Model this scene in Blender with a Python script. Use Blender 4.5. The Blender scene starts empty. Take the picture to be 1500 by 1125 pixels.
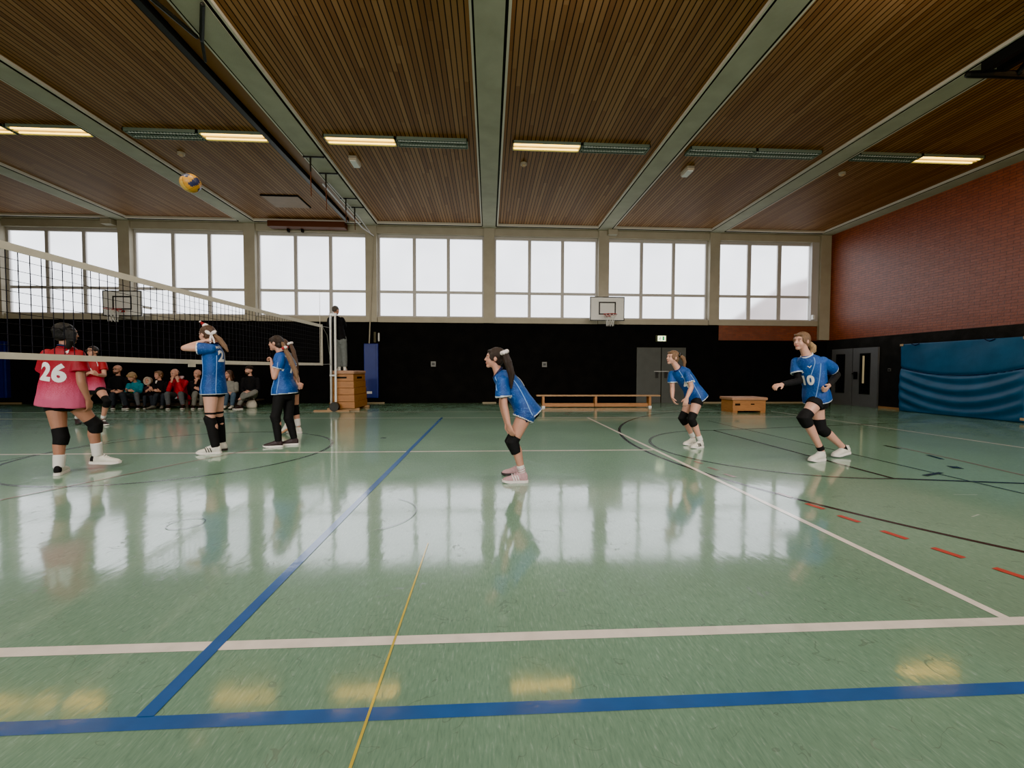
import bpy, bmesh, math, random
import numpy as np
from mathutils import Vector as V, Matrix, noise as mnoise
from mathutils.bvhtree import BVHTree
random.seed(4)
PI = math.pi
sc = bpy.context.scene
C = sc.collection

# ------------------------------------------------------------------ helpers
def nd(nt, t, **kw):
    n = nt.nodes.new(t)
    for k, v in kw.items():
        if k.startswith('i_'):
            key = k[2:]
            n.inputs[int(key) if key.isdigit() else key.replace('_', ' ')].default_value = v
        else:
            setattr(n, k, v)
    return n

def newmat(name):
    m = bpy.data.materials.new(name); m.use_nodes = True
    nt = m.node_tree; b = nt.nodes['Principled BSDF']
    return m, nt, b

def mat(name, col, rough=.6, spec=.4, metal=0, var=.0, vscale=20, bump=0, bscale=60, emit=None, estr=0, sheen=0, stretch=None):
    m, nt, b = newmat(name)
    b.inputs['Base Color'].default_value = (*col, 1)
    b.inputs['Roughness'].default_value = rough
    b.inputs['Specular IOR Level'].default_value = spec
    b.inputs['Metallic'].default_value = metal
    if sheen: b.inputs['Sheen Weight'].default_value = sheen
    if emit:
        b.inputs['Emission Color'].default_value = (*emit, 1)
        b.inputs['Emission Strength'].default_value = estr
    if var or bump:
        tc = nd(nt, 'ShaderNodeTexCoord'); src = tc.outputs['Object']
        if stretch:
            mp = nd(nt, 'ShaderNodeMapping'); mp.inputs['Scale'].default_value = stretch
            nt.links.new(src, mp.inputs[0]); src = mp.outputs[0]
    if var:
        n = nd(nt, 'ShaderNodeTexNoise', i_Scale=vscale, i_Detail=4)
        nt.links.new(src, n.inputs['Vector'])
        mr = nd(nt, 'ShaderNodeMapRange', i_1=.3, i_2=.7, i_3=1 - var, i_4=1 + var)
        nt.links.new(n.outputs[0], mr.inputs[0])
        mx = nd(nt, 'ShaderNodeVectorMath', operation='SCALE')
        mx.inputs[0].default_value = col
        nt.links.new(mr.outputs[0], mx.inputs['Scale'])
        nt.links.new(mx.outputs[0], b.inputs['Base Color'])
    if bump:
        n2 = nd(nt, 'ShaderNodeTexNoise', i_Scale=bscale, i_Detail=3)
        nt.links.new(src, n2.inputs['Vector'])
        bp = nd(nt, 'ShaderNodeBump', i_Strength=bump, i_Distance=.02)
        nt.links.new(n2.outputs[0], bp.inputs['Height'])
        nt.links.new(bp.outputs[0], b.inputs['Normal'])
    return m

def tag(o, label=None, cat=None, group=None, kind=None):
    if label: o['label'] = label
    if cat: o['category'] = cat
    if group: o['group'] = group
    if kind: o['kind'] = kind
    return o

def empty(name, loc, label=None, cat=None, group=None, kind=None):
    o = bpy.data.objects.new(name, None); C.objects.link(o); o.location = loc
    o.empty_display_size = .1
    return tag(o, label, cat, group, kind)

def obj(name, bm, m, parent=None, loc=None, smooth=False):
    """link a bmesh (world coordinates) as one object; with a parent or loc, its origin moves there"""
    me = bpy.data.meshes.new(name); 
    org = V(loc) if loc is not None else (V(world(parent)) if parent else V((0, 0, 0)))
    bmesh.ops.translate(bm, verts=bm.verts, vec=-org)
    bm.to_mesh(me); bm.free()
    for mm in (m if isinstance(m, (list, tuple)) else [m]): me.materials.append(mm)
    if smooth:
        me.polygons.foreach_set('use_smooth', [True] * len(me.polygons))
    o = bpy.data.objects.new(name, me); C.objects.link(o)
    if parent:
        o.parent = parent
        o.location = org - V(world(parent))
    else:
        o.location = org
    return o

def world(o):
    p = V(o.location)
    while o.parent: o = o.parent; p += V(o.location)
    return p

def BM(): return bmesh.new()

def box(bm, x0, x1, y0, y1, z0, z1, mi=0, bev=0):
    vs = [bm.verts.new((x, y, z)) for x in (x0, x1) for y in (y0, y1) for z in (z0, z1)]
    idx = [(0, 1, 3, 2), (4, 6, 7, 5), (0, 4, 5, 1), (2, 3, 7, 6), (0, 2, 6, 4), (1, 5, 7, 3)]
    fs = []
    for q in idx:
        f = bm.faces.new([vs[i] for i in q]); f.material_index = mi; fs.append(f)
    if bev:
        es = list({e for f in fs for e in f.edges})
        r = bmesh.ops.bevel(bm, geom=es, offset=bev, segments=2, affect='EDGES', profile=.5)
        for f in r['faces']: f.material_index = mi
    return vs

def ring(bm, c, u, v, n):
    return [bm.verts.new(c + u * math.cos(2 * PI * i / n) + v * math.sin(2 * PI * i / n)) for i in range(n)]

def loft(bm, secs, n=16, mi=0):
    """secs: (centre, U, V) half-axis vectors; closed with flat fans"""
    rs = [ring(bm, V(c), V(u), V(v), n) for c, u, v in secs]
    for a, b in zip(rs, rs[1:]):
        for i in range(n):
            f = bm.faces.new((a[i], a[(i + 1) % n], b[(i + 1) % n], b[i])); f.material_index = mi
    f = bm.faces.new(list(reversed(rs[0]))); f.material_index = mi
    f = bm.faces.new(rs[-1]); f.material_index = mi

def frames(pts):
    T = []
    for i in range(len(pts)):
        a = pts[max(0, i - 1)]; b = pts[min(len(pts) - 1, i + 1)]
        T.append((b - a).normalized())
    up = V((0, 0, 1)) if abs(T[0].z) < .9 else V((1, 0, 0))
    u = (up - T[0] * up.dot(T[0])).normalized()
    out = []
    for t in T:
        u = (u - t * u.dot(t)).normalized()
        out.append((t, u, t.cross(u)))
    return out

def limb(bm, pts, rad, n=12, cap=True, mi=0, flat=1.0):
    pts = [V(p) for p in pts]
    fr = frames(pts); secs = []
    if cap:
        t, u, v = fr[0]; r = rad[0]
        for k in (.92, .6): secs.append((pts[0] - t * r * k, u * r * math.sqrt(1 - k * k), v * r * flat * math.sqrt(1 - k * k)))
    for p, (t, u, v), r in zip(pts, fr, rad): secs.append((p, u * r, v * r * flat))
    if cap:
        t, u, v = fr[-1]; r = rad[-1]
        for k in (.6, .92): secs.append((pts[-1] + t * r * k, u * r * math.sqrt(1 - k * k), v * r * flat * math.sqrt(1 - k * k)))
    loft(bm, secs, n, mi)

def ell(bm, c, ax, r, nu=16, nv=10, mi=0):
    c = V(c); rings = []
    top = bm.verts.new(c + ax[2] * r[2]); bot = bm.verts.new(c - ax[2] * r[2])
    for j in range(1, nv):
        th = PI * j / nv
        rings.append([bm.verts.new(c + ax[0] * (r[0] * math.sin(th) * math.cos(2 * PI * i / nu)) + ax[1] * (r[1] * math.sin(th) * math.sin(2 * PI * i / nu)) + ax[2] * (r[2] * math.cos(th))) for i in range(nu)])
    for i in range(nu):
        f = bm.faces.new((top, rings[0][i], rings[0][(i + 1) % nu])); f.material_index = mi
        f = bm.faces.new((bot, rings[-1][(i + 1) % nu], rings[-1][i])); f.material_index = mi
    for a, b in zip(rings, rings[1:]):
        for i in range(nu):
            f = bm.faces.new((a[i], b[i], b[(i + 1) % nu], a[(i + 1) % nu])); f.material_index = mi

AX = (V((1, 0, 0)), V((0, 1, 0)), V((0, 0, 1)))
def cyl(bm, a, b, r, n=12, mi=0): limb(bm, [a, b], [r, r], n, False, mi)
def recalc(bm): bmesh.ops.recalc_face_normals(bm, faces=bm.faces); return bm

def boxobj(name, b, m, parent=None, bev=0, **kw):
    bm = BM(); box(bm, *b, bev=bev); return obj(name, bm, m, parent, **kw)

# ------------------------------------------------------------------ materials
M = {}
M['black'] = mat('black_wall_felt', (.0075, .0072, .0068), .95, .1, var=.25, vscale=3, bump=.2, bscale=40)
M['darkgrey'] = mat('dark_grey_wall_felt', (.026, .026, .026), .95, .15, var=.2, vscale=4, bump=.2, bscale=40)
M['cream'] = mat('cream_painted_concrete', (.37, .33, .25), .7, .3, var=.06, vscale=3)
M['beam'] = mat('grey_green_concrete', (.36, .35, .265), .75, .25, var=.10, vscale=2.5, bump=.15, bscale=60)
M['strip'] = mat('pale_edge_strip', (.62, .56, .46), .5, .4)
M['gap'] = mat('dark_gap', (.012, .01, .008), .8, .2)
M['frame'] = mat('window_frame_paint', (.46, .435, .41), .5, .4)
M['door'] = mat('grey_door_paint', (.125, .13, .138), .5, .4, var=.05, vscale=3)
M['doordark'] = mat('back_door_paint', (.06, .064, .06), .6, .3, var=.08, vscale=4)
M['darkmetal'] = mat('dark_metal', (.014, .014, .013), .45, .5, metal=.3)
M['steel'] = mat('steel', (.42, .42, .40), .35, .5, metal=.8)
M['white'] = mat('white_plastic', (.7, .69, .66), .5, .4)
M['wood'] = mat('golden_plywood', (.33, .142, .045), .45, .4, var=.18, vscale=6, stretch=(1, 1, 9))
M['woodpale'] = mat('pale_beech', (.36, .205, .095), .45, .4, var=.15, vscale=5, stretch=(1, 6, 6))
M['darkwood'] = mat('dark_bench_wood', (.05, .035, .025), .55, .3, var=.2, vscale=6)
M['leather'] = mat('tan_leather', (.36, .19, .11), .5, .4, var=.1, vscale=8, bump=.2, bscale=90)
M['padblue'] = mat('navy_vinyl', (.012, .025, .16), .45, .4, var=.08, vscale=4)
M['matblue'] = mat('blue_vinyl', (.016, .085, .185), .5, .35, var=.15, vscale=2.5, bump=.25, bscale=5)
M['matdark'] = mat('dark_blue_strap', (.004, .012, .05), .6, .3)
M['tan'] = mat('tan_corner', (.45, .32, .2), .7, .2)
M['netcord'] = mat('dark_net_cord', (.010, .010, .015), .8, .2)
M['tape'] = mat('off_white_tape', (.62, .57, .48), .7, .2, var=.05, vscale=8)
M['red'] = mat('red_paint', (.42, .03, .03), .5, .4)
M['redbrown'] = mat('red_brown_box', (.10, .035, .02), .6, .3)
M['smoke'] = mat('ivory_plastic', (.5, .42, .32), .5, .3)
M['greenlouver'] = mat('grey_green_louvre', (.13, .17, .135), .5, .4)
M['bag'] = mat('pale_bag_fabric', (.42, .38, .31), .8, .2, var=.1, vscale=14)
M['sign_green'] = mat('sign_green', (.02, .2, .06), .5, .3, emit=(.05, .5, .15), estr=.8)
M['sign_white'] = mat('sign_lit', (.8, .85, .6), .5, .3, emit=(.95, 1, .62), estr=3.0)
M['yellow'] = mat('ball_yellow', (.52, .24, .012), .45, .4)
M['ballblue'] = mat('ball_navy', (.02, .025, .07), .45, .4)
M['tube'] = mat('lit_tube', (.9, .85, .6), .4, .3, emit=(1, .64, .09), estr=5.5)
M['diff'] = mat('lit_diffuser', (.9, .85, .6), .4, .3, emit=(1, .55, .04), estr=3.0)
M['doorglass'] = mat('dark_door_glass', (.006, .006, .006), .08, .5)

# floor: green linoleum with streaks along the hall depth
def floor_mat():
    m, nt, b = newmat('green_linoleum')
    tc = nd(nt, 'ShaderNodeTexCoord')
    mp = nd(nt, 'ShaderNodeMapping'); mp.inputs['Scale'].default_value = (120, 20, 1); mp.inputs['Rotation'].default_value = (0, 0, .07)
    nt.links.new(tc.outputs['Object'], mp.inputs[0])
    n1 = nd(nt, 'ShaderNodeTexNoise', i_Scale=1.0, i_Detail=3, i_Roughness=.6, i_Distortion=.5); nt.links.new(mp.outputs[0], n1.inputs['Vector'])
    r1 = nd(nt, 'ShaderNodeValToRGB'); cr = r1.color_ramp
    cr.elements[0].position = .28; cr.elements[0].color = (.128, .236, .163, 1)
    cr.elements[1].position = .74; cr.elements[1].color = (.29, .415, .33, 1)
    e = cr.elements.new(.45); e.color = (.165, .295, .200, 1)
    e = cr.elements.new(.60); e.color = (.188, .328, .224, 1)
    nt.links.new(n1.outputs[0], r1.inputs[0])
    n2 = nd(nt, 'ShaderNodeTexNoise', i_Scale=.6, i_Detail=3); nt.links.new(tc.outputs['Object'], n2.inputs['Vector'])
    mr = nd(nt, 'ShaderNodeMapRange', i_1=.3, i_2=.7, i_3=.88, i_4=1.12); nt.links.new(n2.outputs[0], mr.inputs[0])
    sc_ = nd(nt, 'ShaderNodeVectorMath', operation='SCALE'); nt.links.new(r1.outputs[0], sc_.inputs[0]); nt.links.new(mr.outputs[0], sc_.inputs['Scale'])
    # scuffs: thin curved ridges of a distorted noise
    n3 = nd(nt, 'ShaderNodeTexNoise', i_Scale=4.5, i_Detail=2, i_Distortion=1.8); nt.links.new(tc.outputs['Object'], n3.inputs['Vector'])
    sb = nd(nt, 'ShaderNodeMath', operation='SUBTRACT', i_1=.5); nt.links.new(n3.outputs[0], sb.inputs[0])
    ab = nd(nt, 'ShaderNodeMath', operation='ABSOLUTE'); nt.links.new(sb.outputs[0], ab.inputs[0])
    n4 = nd(nt, 'ShaderNodeTexNoise', i_Scale=7, i_Detail=2); nt.links.new(tc.outputs['Object'], n4.inputs['Vector'])
    th = nd(nt, 'ShaderNodeMapRange', i_1=.50, i_2=.62, i_3=0, i_4=.010); nt.links.new(n4.outputs[0], th.inputs[0])
    lt = nd(nt, 'ShaderNodeMath', operation='LESS_THAN'); nt.links.new(ab.outputs[0], lt.inputs[0]); nt.links.new(th.outputs[0], lt.inputs[1])
    n5 = nd(nt, 'ShaderNodeTexNoise', i_Scale=1.6, i_Detail=4); nt.links.new(tc.outputs['Object'], n5.inputs['Vector'])
    rg = nd(nt, 'ShaderNodeMapRange', i_1=.3, i_2=.7, i_3=.055, i_4=.115); nt.links.new(n5.outputs[0], rg.inputs[0])
    ra = nd(nt, 'ShaderNodeMath', operation='MULTIPLY_ADD', i_1=.15); nt.links.new(lt.outputs[0], ra.inputs[0]); nt.links.new(rg.outputs[0], ra.inputs[2])
    dk = nd(nt, 'ShaderNodeMix', data_type='RGBA'); dk.inputs[7].default_value = (.06, .085, .06, 1)
    lm = nd(nt, 'ShaderNodeMath', operation='MULTIPLY', i_1=.35); nt.links.new(lt.outputs[0], lm.inputs[0])
    nt.links.new(lm.outputs[0], dk.inputs[0]); nt.links.new(sc_.outputs[0], dk.inputs[6])
    nt.links.new(dk.outputs[2], b.inputs['Base Color']); nt.links.new(ra.outputs[0], b.inputs['Roughness'])
    b.inputs['Specular IOR Level'].default_value = .5; b.inputs['IOR'].default_value = 2.2; b.inputs['Coat Weight'].default_value = .32; b.inputs['Coat Roughness'].default_value = .33; b.inputs['Coat IOR'].default_value = 1.6
    mp2 = nd(nt, 'ShaderNodeMapping'); mp2.inputs['Scale'].default_value = (14, 5, 1); nt.links.new(tc.outputs['Object'], mp2.inputs[0])
    n6 = nd(nt, 'ShaderNodeTexNoise', i_Scale=1, i_Detail=3); nt.links.new(mp2.outputs[0], n6.inputs['Vector'])
    bp = nd(nt, 'ShaderNodeBump', i_Strength=.055, i_Distance=.01); nt.links.new(n6.outputs[0], bp.inputs['Height']); nt.links.new(bp.outputs[0], b.inputs['Normal'])
    return m
M['floor'] = floor_mat()

def line_mat(name, col):
    m = mat(name, col, .12, .5, var=.10, vscale=9, bump=.05, bscale=9); m.node_tree.nodes['Principled BSDF'].inputs['IOR'].default_value = 2.2
    b = m.node_tree.nodes['Principled BSDF']; b.inputs['Coat Weight'].default_value = .32; b.inputs['Coat Roughness'].default_value = .33; b.inputs['Coat IOR'].default_value = 1.6
    return m
M['l_white'] = line_mat('white_line_paint', (.86, .77, .69))
M['l_blue'] = line_mat('blue_line_paint', (.012, .095, .34))
M['l_black'] = line_mat('black_line_paint', (.016, .02, .02))
M['l_dark'] = line_mat('dark_green_line_paint', (.045, .075, .06))
M['l_red'] = line_mat('red_line_paint', (.50, .055, .035))
M['l_pink'] = line_mat('faded_red_line_paint', (.26, .16, .13))
M['l_yellow'] = line_mat('yellow_line_paint', (.62, .47, .06))
M['l_pale'] = line_mat('pale_scuff', (.42, .50, .42))

def slat_mat():
    m, nt, b = newmat('timber_slats')
    tc = nd(nt, 'ShaderNodeTexCoord'); sp = nd(nt, 'ShaderNodeSeparateXYZ'); nt.links.new(tc.outputs['Object'], sp.inputs[0])
    mu = nd(nt, 'ShaderNodeMath', operation='MULTIPLY', i_1=1 / .088); nt.links.new(sp.outputs[0], mu.inputs[0])
    fr = nd(nt, 'ShaderNodeMath', operation='FRACT'); nt.links.new(mu.outputs[0], fr.inputs[0])
    fl = nd(nt, 'ShaderNodeMath', operation='FLOOR'); nt.links.new(mu.outputs[0], fl.inputs[0])
    w0 = nd(nt, 'ShaderNodeTexWhiteNoise', noise_dimensions='1D'); nt.links.new(fl.outputs[0], w0.inputs['W'])
    yy = nd(nt, 'ShaderNodeMath', operation='MULTIPLY_ADD', i_1=.28); nt.links.new(sp.outputs[1], yy.inputs[0])
    w5 = nd(nt, 'ShaderNodeMath', operation='MULTIPLY', i_1=9.); nt.links.new(w0.outputs[0], w5.inputs[0]); nt.links.new(w5.outputs[0], yy.inputs[2])
    yf = nd(nt, 'ShaderNodeMath', operation='FLOOR'); nt.links.new(yy.outputs[0], yf.inputs[0])
    cb = nd(nt, 'ShaderNodeCombineXYZ'); nt.links.new(fl.outputs[0], cb.inputs[0]); nt.links.new(yf.outputs[0], cb.inputs[1])
    w1 = nd(nt, 'ShaderNodeTexWhiteNoise', noise_dimensions='2D'); nt.links.new(cb.outputs[0], w1.inputs['Vector'])
    rp = nd(nt, 'ShaderNodeValToRGB'); cr = rp.color_ramp
    cr.elements[0].color = (.185, .085, .036, 1); cr.elements[1].color = (.300, .155, .070, 1)
    e = cr.elements.new(.5); e.color = (.240, .117, .050, 1)
    nt.links.new(w1.outputs[0], rp.inputs[0])
    gr = nd(nt, 'ShaderNodeMath', operation='LESS_THAN', i_1=.20); nt.links.new(fr.outputs[0], gr.inputs[0])
    mx = nd(nt, 'ShaderNodeMix', data_type='RGBA'); mx.inputs[7].default_value = (.022, .010, .005, 1)
    nt.links.new(gr.outputs[0], mx.inputs[0]); nt.links.new(rp.outputs[0], mx.inputs[6])
    nt.links.new(mx.outputs[2], b.inputs['Base Color'])
    b.inputs['Roughness'].default_value = .6; b.inputs['Specular IOR Level'].default_value = .22
    bp = nd(nt, 'ShaderNodeBump', i_Strength=.6, i_Distance=.015, invert=True); nt.links.new(gr.outputs[0], bp.inputs['Height']); nt.links.new(bp.outputs[0], b.inputs['Normal'])
    return m
M['slat'] = slat_mat()

def brick_mat(name, axis, c1, c2, mort):
    m, nt, b = newmat(name)
    tc = nd(nt, 'ShaderNodeTexCoord'); sp = nd(nt, 'ShaderNodeSeparateXYZ'); nt.links.new(tc.outputs['Object'], sp.inputs[0])
    cb = nd(nt, 'ShaderNodeCombineXYZ'); nt.links.new(sp.outputs[axis], cb.inputs[0]); nt.links.new(sp.outputs[2], cb.inputs[1])
    br = nd(nt, 'ShaderNodeTexBrick', i_Scale=1, i_Mortar_Size=.006, i_Bias=-.1, i_Brick_Width=.25, i_Row_Height=.072)
    br.inputs['Color1'].default_value = (*c1, 1); br.inputs['Color2'].default_value = (*c2, 1); br.inputs['Mortar'].default_value = (*mort, 1)
    nt.links.new(cb.outputs[0], br.inputs['Vector'])
    n = nd(nt, 'ShaderNodeTexNoise', i_Scale=6, i_Detail=4); nt.links.new(tc.outputs['Object'], n.inputs['Vector'])
    mr = nd(nt, 'ShaderNodeMapRange', i_1=.3, i_2=.7, i_3=.9, i_4=1.1); nt.links.new(n.outputs[0], mr.inputs[0])
    s = nd(nt, 'ShaderNodeVectorMath', operation='SCALE'); nt.links.new(br.outputs[0], s.inputs[0]); nt.links.new(mr.outputs[0], s.inputs['Scale'])
    nt.links.new(s.outputs[0], b.inputs['Base Color'])
    b.inputs['Roughness'].default_value = .42; b.inputs['Specular IOR Level'].default_value = .5
    n2 = nd(nt, 'ShaderNodeTexNoise', i_Scale=25, i_Detail=2); nt.links.new(tc.outputs['Object'], n2.inputs['Vector'])
    ad = nd(nt, 'ShaderNodeMath', operation='MULTIPLY_ADD', i_1=-1.2); nt.links.new(br.outputs['Fac'], ad.inputs[0]); nt.links.new(n2.outputs[0], ad.inputs[2])
    bp = nd(nt, 'ShaderNodeBump', i_Strength=.55, i_Distance=.012); nt.links.new(ad.outputs[0], bp.inputs['Height']); nt.links.new(bp.outputs[0], b.inputs['Normal'])
    return m
M['brick_r'] = brick_mat('red_brick_side', 1, (.26, .070, .034), (.215, .058, .030), (.10, .038, .026))
M['brick_b'] = brick_mat('red_brick_back', 0, (.21, .062, .036), (.15, .05, .034), (.10, .055, .04))
M['brick_out'] = brick_mat('outdoor_brick', 0, (.26, .055, .035), (.20, .045, .03), (.14, .06, .05))

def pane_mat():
    # frosted glazing: part blurred transmission of the outdoors, part emission standing in for daylight
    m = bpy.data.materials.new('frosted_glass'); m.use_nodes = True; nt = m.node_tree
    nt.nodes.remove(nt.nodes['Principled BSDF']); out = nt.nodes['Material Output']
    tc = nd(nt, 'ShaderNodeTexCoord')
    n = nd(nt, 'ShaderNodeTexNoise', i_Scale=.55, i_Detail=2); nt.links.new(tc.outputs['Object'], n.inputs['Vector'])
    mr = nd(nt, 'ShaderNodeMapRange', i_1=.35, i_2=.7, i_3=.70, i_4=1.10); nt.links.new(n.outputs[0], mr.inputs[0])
    ml = nd(nt, 'ShaderNodeMath', operation='MULTIPLY', i_1=PANE_GLOW); nt.links.new(mr.outputs[0], ml.inputs[0])
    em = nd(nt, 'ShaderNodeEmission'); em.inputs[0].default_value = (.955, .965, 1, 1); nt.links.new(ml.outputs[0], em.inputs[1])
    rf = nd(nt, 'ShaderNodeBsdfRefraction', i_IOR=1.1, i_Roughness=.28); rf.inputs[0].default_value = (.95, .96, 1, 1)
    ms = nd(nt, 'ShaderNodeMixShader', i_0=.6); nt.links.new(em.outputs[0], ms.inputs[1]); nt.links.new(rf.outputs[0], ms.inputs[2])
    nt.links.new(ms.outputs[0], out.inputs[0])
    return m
PANE_GLOW = 4.0
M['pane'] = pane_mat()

# ------------------------------------------------------------------ world, camera, view
w = bpy.data.worlds.new('overcast'); w.use_nodes = True; sc.world = w
w.node_tree.nodes['Background'].inputs[0].default_value = (.93, .96, 1, 1)
w.node_tree.nodes['Background'].inputs[1].default_value = 4.0
cam = bpy.data.cameras.new('camera'); cam.sensor_width = 36; cam.sensor_fit = 'HORIZONTAL'; cam.lens = 14.8564
cam.clip_start = .05; cam.clip_end = 200
co = bpy.data.objects.new('camera', cam); C.objects.link(co)
r, u, f = V((.99851637, -.05435679, .00322458)), V((-.00147187, .03225394, .99947862)), V((.05443246, .99800051, -.03212608))
co.matrix_world = Matrix(((r.x, u.x, -f.x, 0), (r.y, u.y, -f.y, 0), (r.z, u.z, -f.z, 1.13), (0, 0, 0, 1)))
sc.camera = co
sc.view_settings.view_transform = 'AgX'
sc.view_settings.look = 'AgX - Punchy'
sc.view_settings.exposure = 0.5

# ------------------------------------------------------------------ room shell
XL, XR, YF, YB, ZC = -20.0, 12.14, -3.6, 14.6, 6.0
st = dict(kind='structure')
fl = boxobj('floor', (XL, XR, YF, YB + .25, -.1, 0), M['floor']); tag(fl, **st)
ce = boxobj('ceiling', (XL, XR, YF, YB + .25, ZC + .02, ZC + .2), M['slat']); tag(ce, **st)
tag(boxobj('wall_left', (XL - .2, XL, YF, YB + .25, 0, ZC + .2), M['brick_r']), **st)
tag(boxobj('wall_front', (XL, XR, YF - .2, YF, 0, ZC + .2), M['brick_b']), **st)
wr = BM()
box(wr, XR, XR + .2, YF, YB + .25, 2.23, ZC + .2, 0); box(wr, XR, XR + .2, YF, YB + .25, 0, 2.23, 1)
tag(obj('wall_right', wr, [M['brick_r'], M['darkgrey']]), **st)
wb = BM()
box(wb, XL, 8.12, YB, YB + .25, 0, 2.75, 0); box(wb, 8.12, XR, YB, YB + .25, 0, 2.22, 0); box(wb, 8.12, XR, YB + .01, YB + .25, 2.22, 2.75, 1)
tag(obj('wall_back', wb, [M['black'], M['brick_b']]), **st)
tn = [0]
def trim(b, m, bev=0):
    tn[0] += 1
    o = boxobj('trim_%d' % tn[0], b, m, bev=bev); return tag(o, **st)
sill = trim((XL, 11.75, YB - .02, YB + .25, 2.75, 2.93), M['cream'])
head = trim((XL, XR, YB - .02, YB + .25, 5.72, 6.02), M['cream'])
BX = [-19.75, -15.8, -11.85, -7.9, -3.95, 0, 3.95, 7.9, 11.93]
for x in BX[:-1]: trim((x - .18, x + .18, YB - .09, YB + .25, 2.75, 5.97), M['cream'])
trim((11.76, XR, YB - .09, YB + .25, 2.25, 5.97), M['cream'])
# windows
for i, (a, b) in enumerate(zip(BX, BX[1:])):
    x0, x1 = a + .18, b - .18
    if i == 7: x1 = 11.76
    wo = empty('window_%d' % (i + 1), ((x0 + x1) / 2, YB + .14, 2.93), **st)
    bm = BM(); z0, z1 = 2.93, 5.72; ya, yb = YB + .10, YB + .20
    if i == 7:   # deeper reveal and heavier sashes in the last bay
        box(bm, x0, x0 + .05, YB + .0, yb, z0, z1); box(bm, x1 - .26, x1, YB + .0, yb, z0, z1); x1 -= .2
    fw = .065
    box(bm, x0, x0 + fw, ya, yb, z0, z1); box(bm, x1 - fw, x1, ya, yb, z0, z1)
    box(bm, x0 + fw, x1 - fw, ya, yb, z0, z0 + .055); box(bm, x0 + fw, x1 - fw, ya, yb, z1 - .10, z1)
    ww = (x1 - x0 - 2 * fw) / 3; mw = .055 if i != 7 else .07
    for k in (1, 2): box(bm, x0 + fw + k * ww - mw, x0 + fw + k * ww + mw, ya + .01, yb - .01, z0 + .055, z1 - .10)
    zt = 3.80
    for k in range(3):
        xa = x0 + fw + k * ww + (mw if k else 0); xb = x0 + fw + (k + 1) * ww - (mw if k < 2 else 0)
        box(bm, xa, xb, ya + .015, yb - .015, zt - .045, zt + .045)
    obj('window_frame', bm, M['frame'], wo)
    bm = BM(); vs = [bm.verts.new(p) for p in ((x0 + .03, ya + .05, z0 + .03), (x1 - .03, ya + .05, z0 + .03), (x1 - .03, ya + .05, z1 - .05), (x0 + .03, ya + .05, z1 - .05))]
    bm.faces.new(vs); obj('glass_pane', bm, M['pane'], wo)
# beams with pale strips and dark joints
for x in [-19.75, -15.8, -11.85, -7.9, -3.95, 0, 3.95, 7.9, 11.98]:
    hw = .21
    if x > 11: x0, x1 = 11.72, XR
    else: x0, x1 = x - hw, x + hw
    o = trim((x0, x1, YF, YB - .02, 5.95, ZC + .03), M['beam'])
    bm = BM()
    if x < 11: box(bm, x1, x1 + .045, YF, YB - .22, 5.96, ZC + .03, 1); box(bm, x1 + .045, x1 + .085, YF, YB - .26, 5.965, ZC + .03, 0)
    box(bm, x0 - .03, x0, YF, YB - .22, 5.96, ZC + .03, 1); box(bm, x0 - .065, x0 - .03, YF, YB - .26, 5.965, ZC + .03, 0)
    obj('edge_strip', bm, [M['strip'], M['gap']], o)
bm = BM()
for a, b in zip(BX, BX[1:]):
    box(bm, a + .26, b - .26, YB - .34, YB - .27, 5.955, ZC + .03, 0); box(bm, a + .25, b - .25, YB - .27, YB - .20, 5.95, ZC + .03, 1)
box(bm, XL, XR, YB - .20, YB - .02, 5.965, ZC + .03, 2)
tn[0] += 1; tag(obj('trim_%d' % tn[0], bm, [M['strip'], M['gap'], M['cream']]), **st)
bm = BM(); 
for a, b in ((-4.55, -3.55), (-.22, .25), (7.0, 8.6), (9.0, 11.6), (-17, -15.2)): box(bm, a, b, YB - .03, YB, 0, .035)
tag(obj('baseboard_back', bm, mat('dull_skirting', (.24, .19, .12), .6, .3)), **st)
bm = BM(); box(bm, XR - .03, XR, 11.7, 12.5, 0, .06); tag(obj('baseboard_right', bm, M['woodpale']), **st)

# doors
d1 = empty('door_1', (6.04, YB, 0), **st)
for a, b in ((5.16, 6.025), (6.055, 6.92)): obj('door_leaf', (lambda bm: (box(bm, a, b, YB - .06, YB + .0, 0, 1.95, bev=.006), bm)[1])(BM()), M['doordark'], d1)
for s in (-1, 1):
    bm = BM(); x = 6.04 + s * .16
    box(bm, x - .05, x + .05, YB - .075, YB - .06, .88, 1.10); box(bm, x - .06, x + .06, YB - .11, YB - .075, 1.03, 1.06)
    obj('door_handle', bm, M['darkmetal'], d1)
bm = BM(); box(bm, 5.78, 6.3, YB - .09, YB - .06, 1.10, 1.125); obj('door_bar', bm, M['steel'], d1)
bm = BM(); box(bm, 6.03, 6.05, YB - .05, YB, 0, 1.95); obj('door_gap', bm, M['gap'], d1)
d2 = empty('door_2', (XR, 13.4, 0), **st)
def leaf(y0, y1, g0, g1):
    bm = BM()
    for b in ((y0, g0, 0, 1.9), (g1, y1, 0, 1.9), (g0, g1, 0, .42), (g0, g1, 1.70, 1.9)): box(bm, XR - .06, XR, b[0], b[1], b[2], b[3])
    obj('door_leaf', bm, M['door'], d2)
    bm = BM(); box(bm, XR - .035, XR - .03, g0, g1, .42, 1.70); obj('door_window', bm, M['doorglass'], d2)
    bm = BM()
    for b in ((g0 - .02, g0 + .01, .40, 1.72), (g1 - .01, g1 + .02, .40, 1.72), (g0, g1, .40, .43), (g0, g1, 1.69, 1.72)): box(bm, XR - .07, XR - .06 + .02, b[0], b[1], b[2], b[3])
    obj('window_bead', bm, M['darkmetal'], d2)
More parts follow.
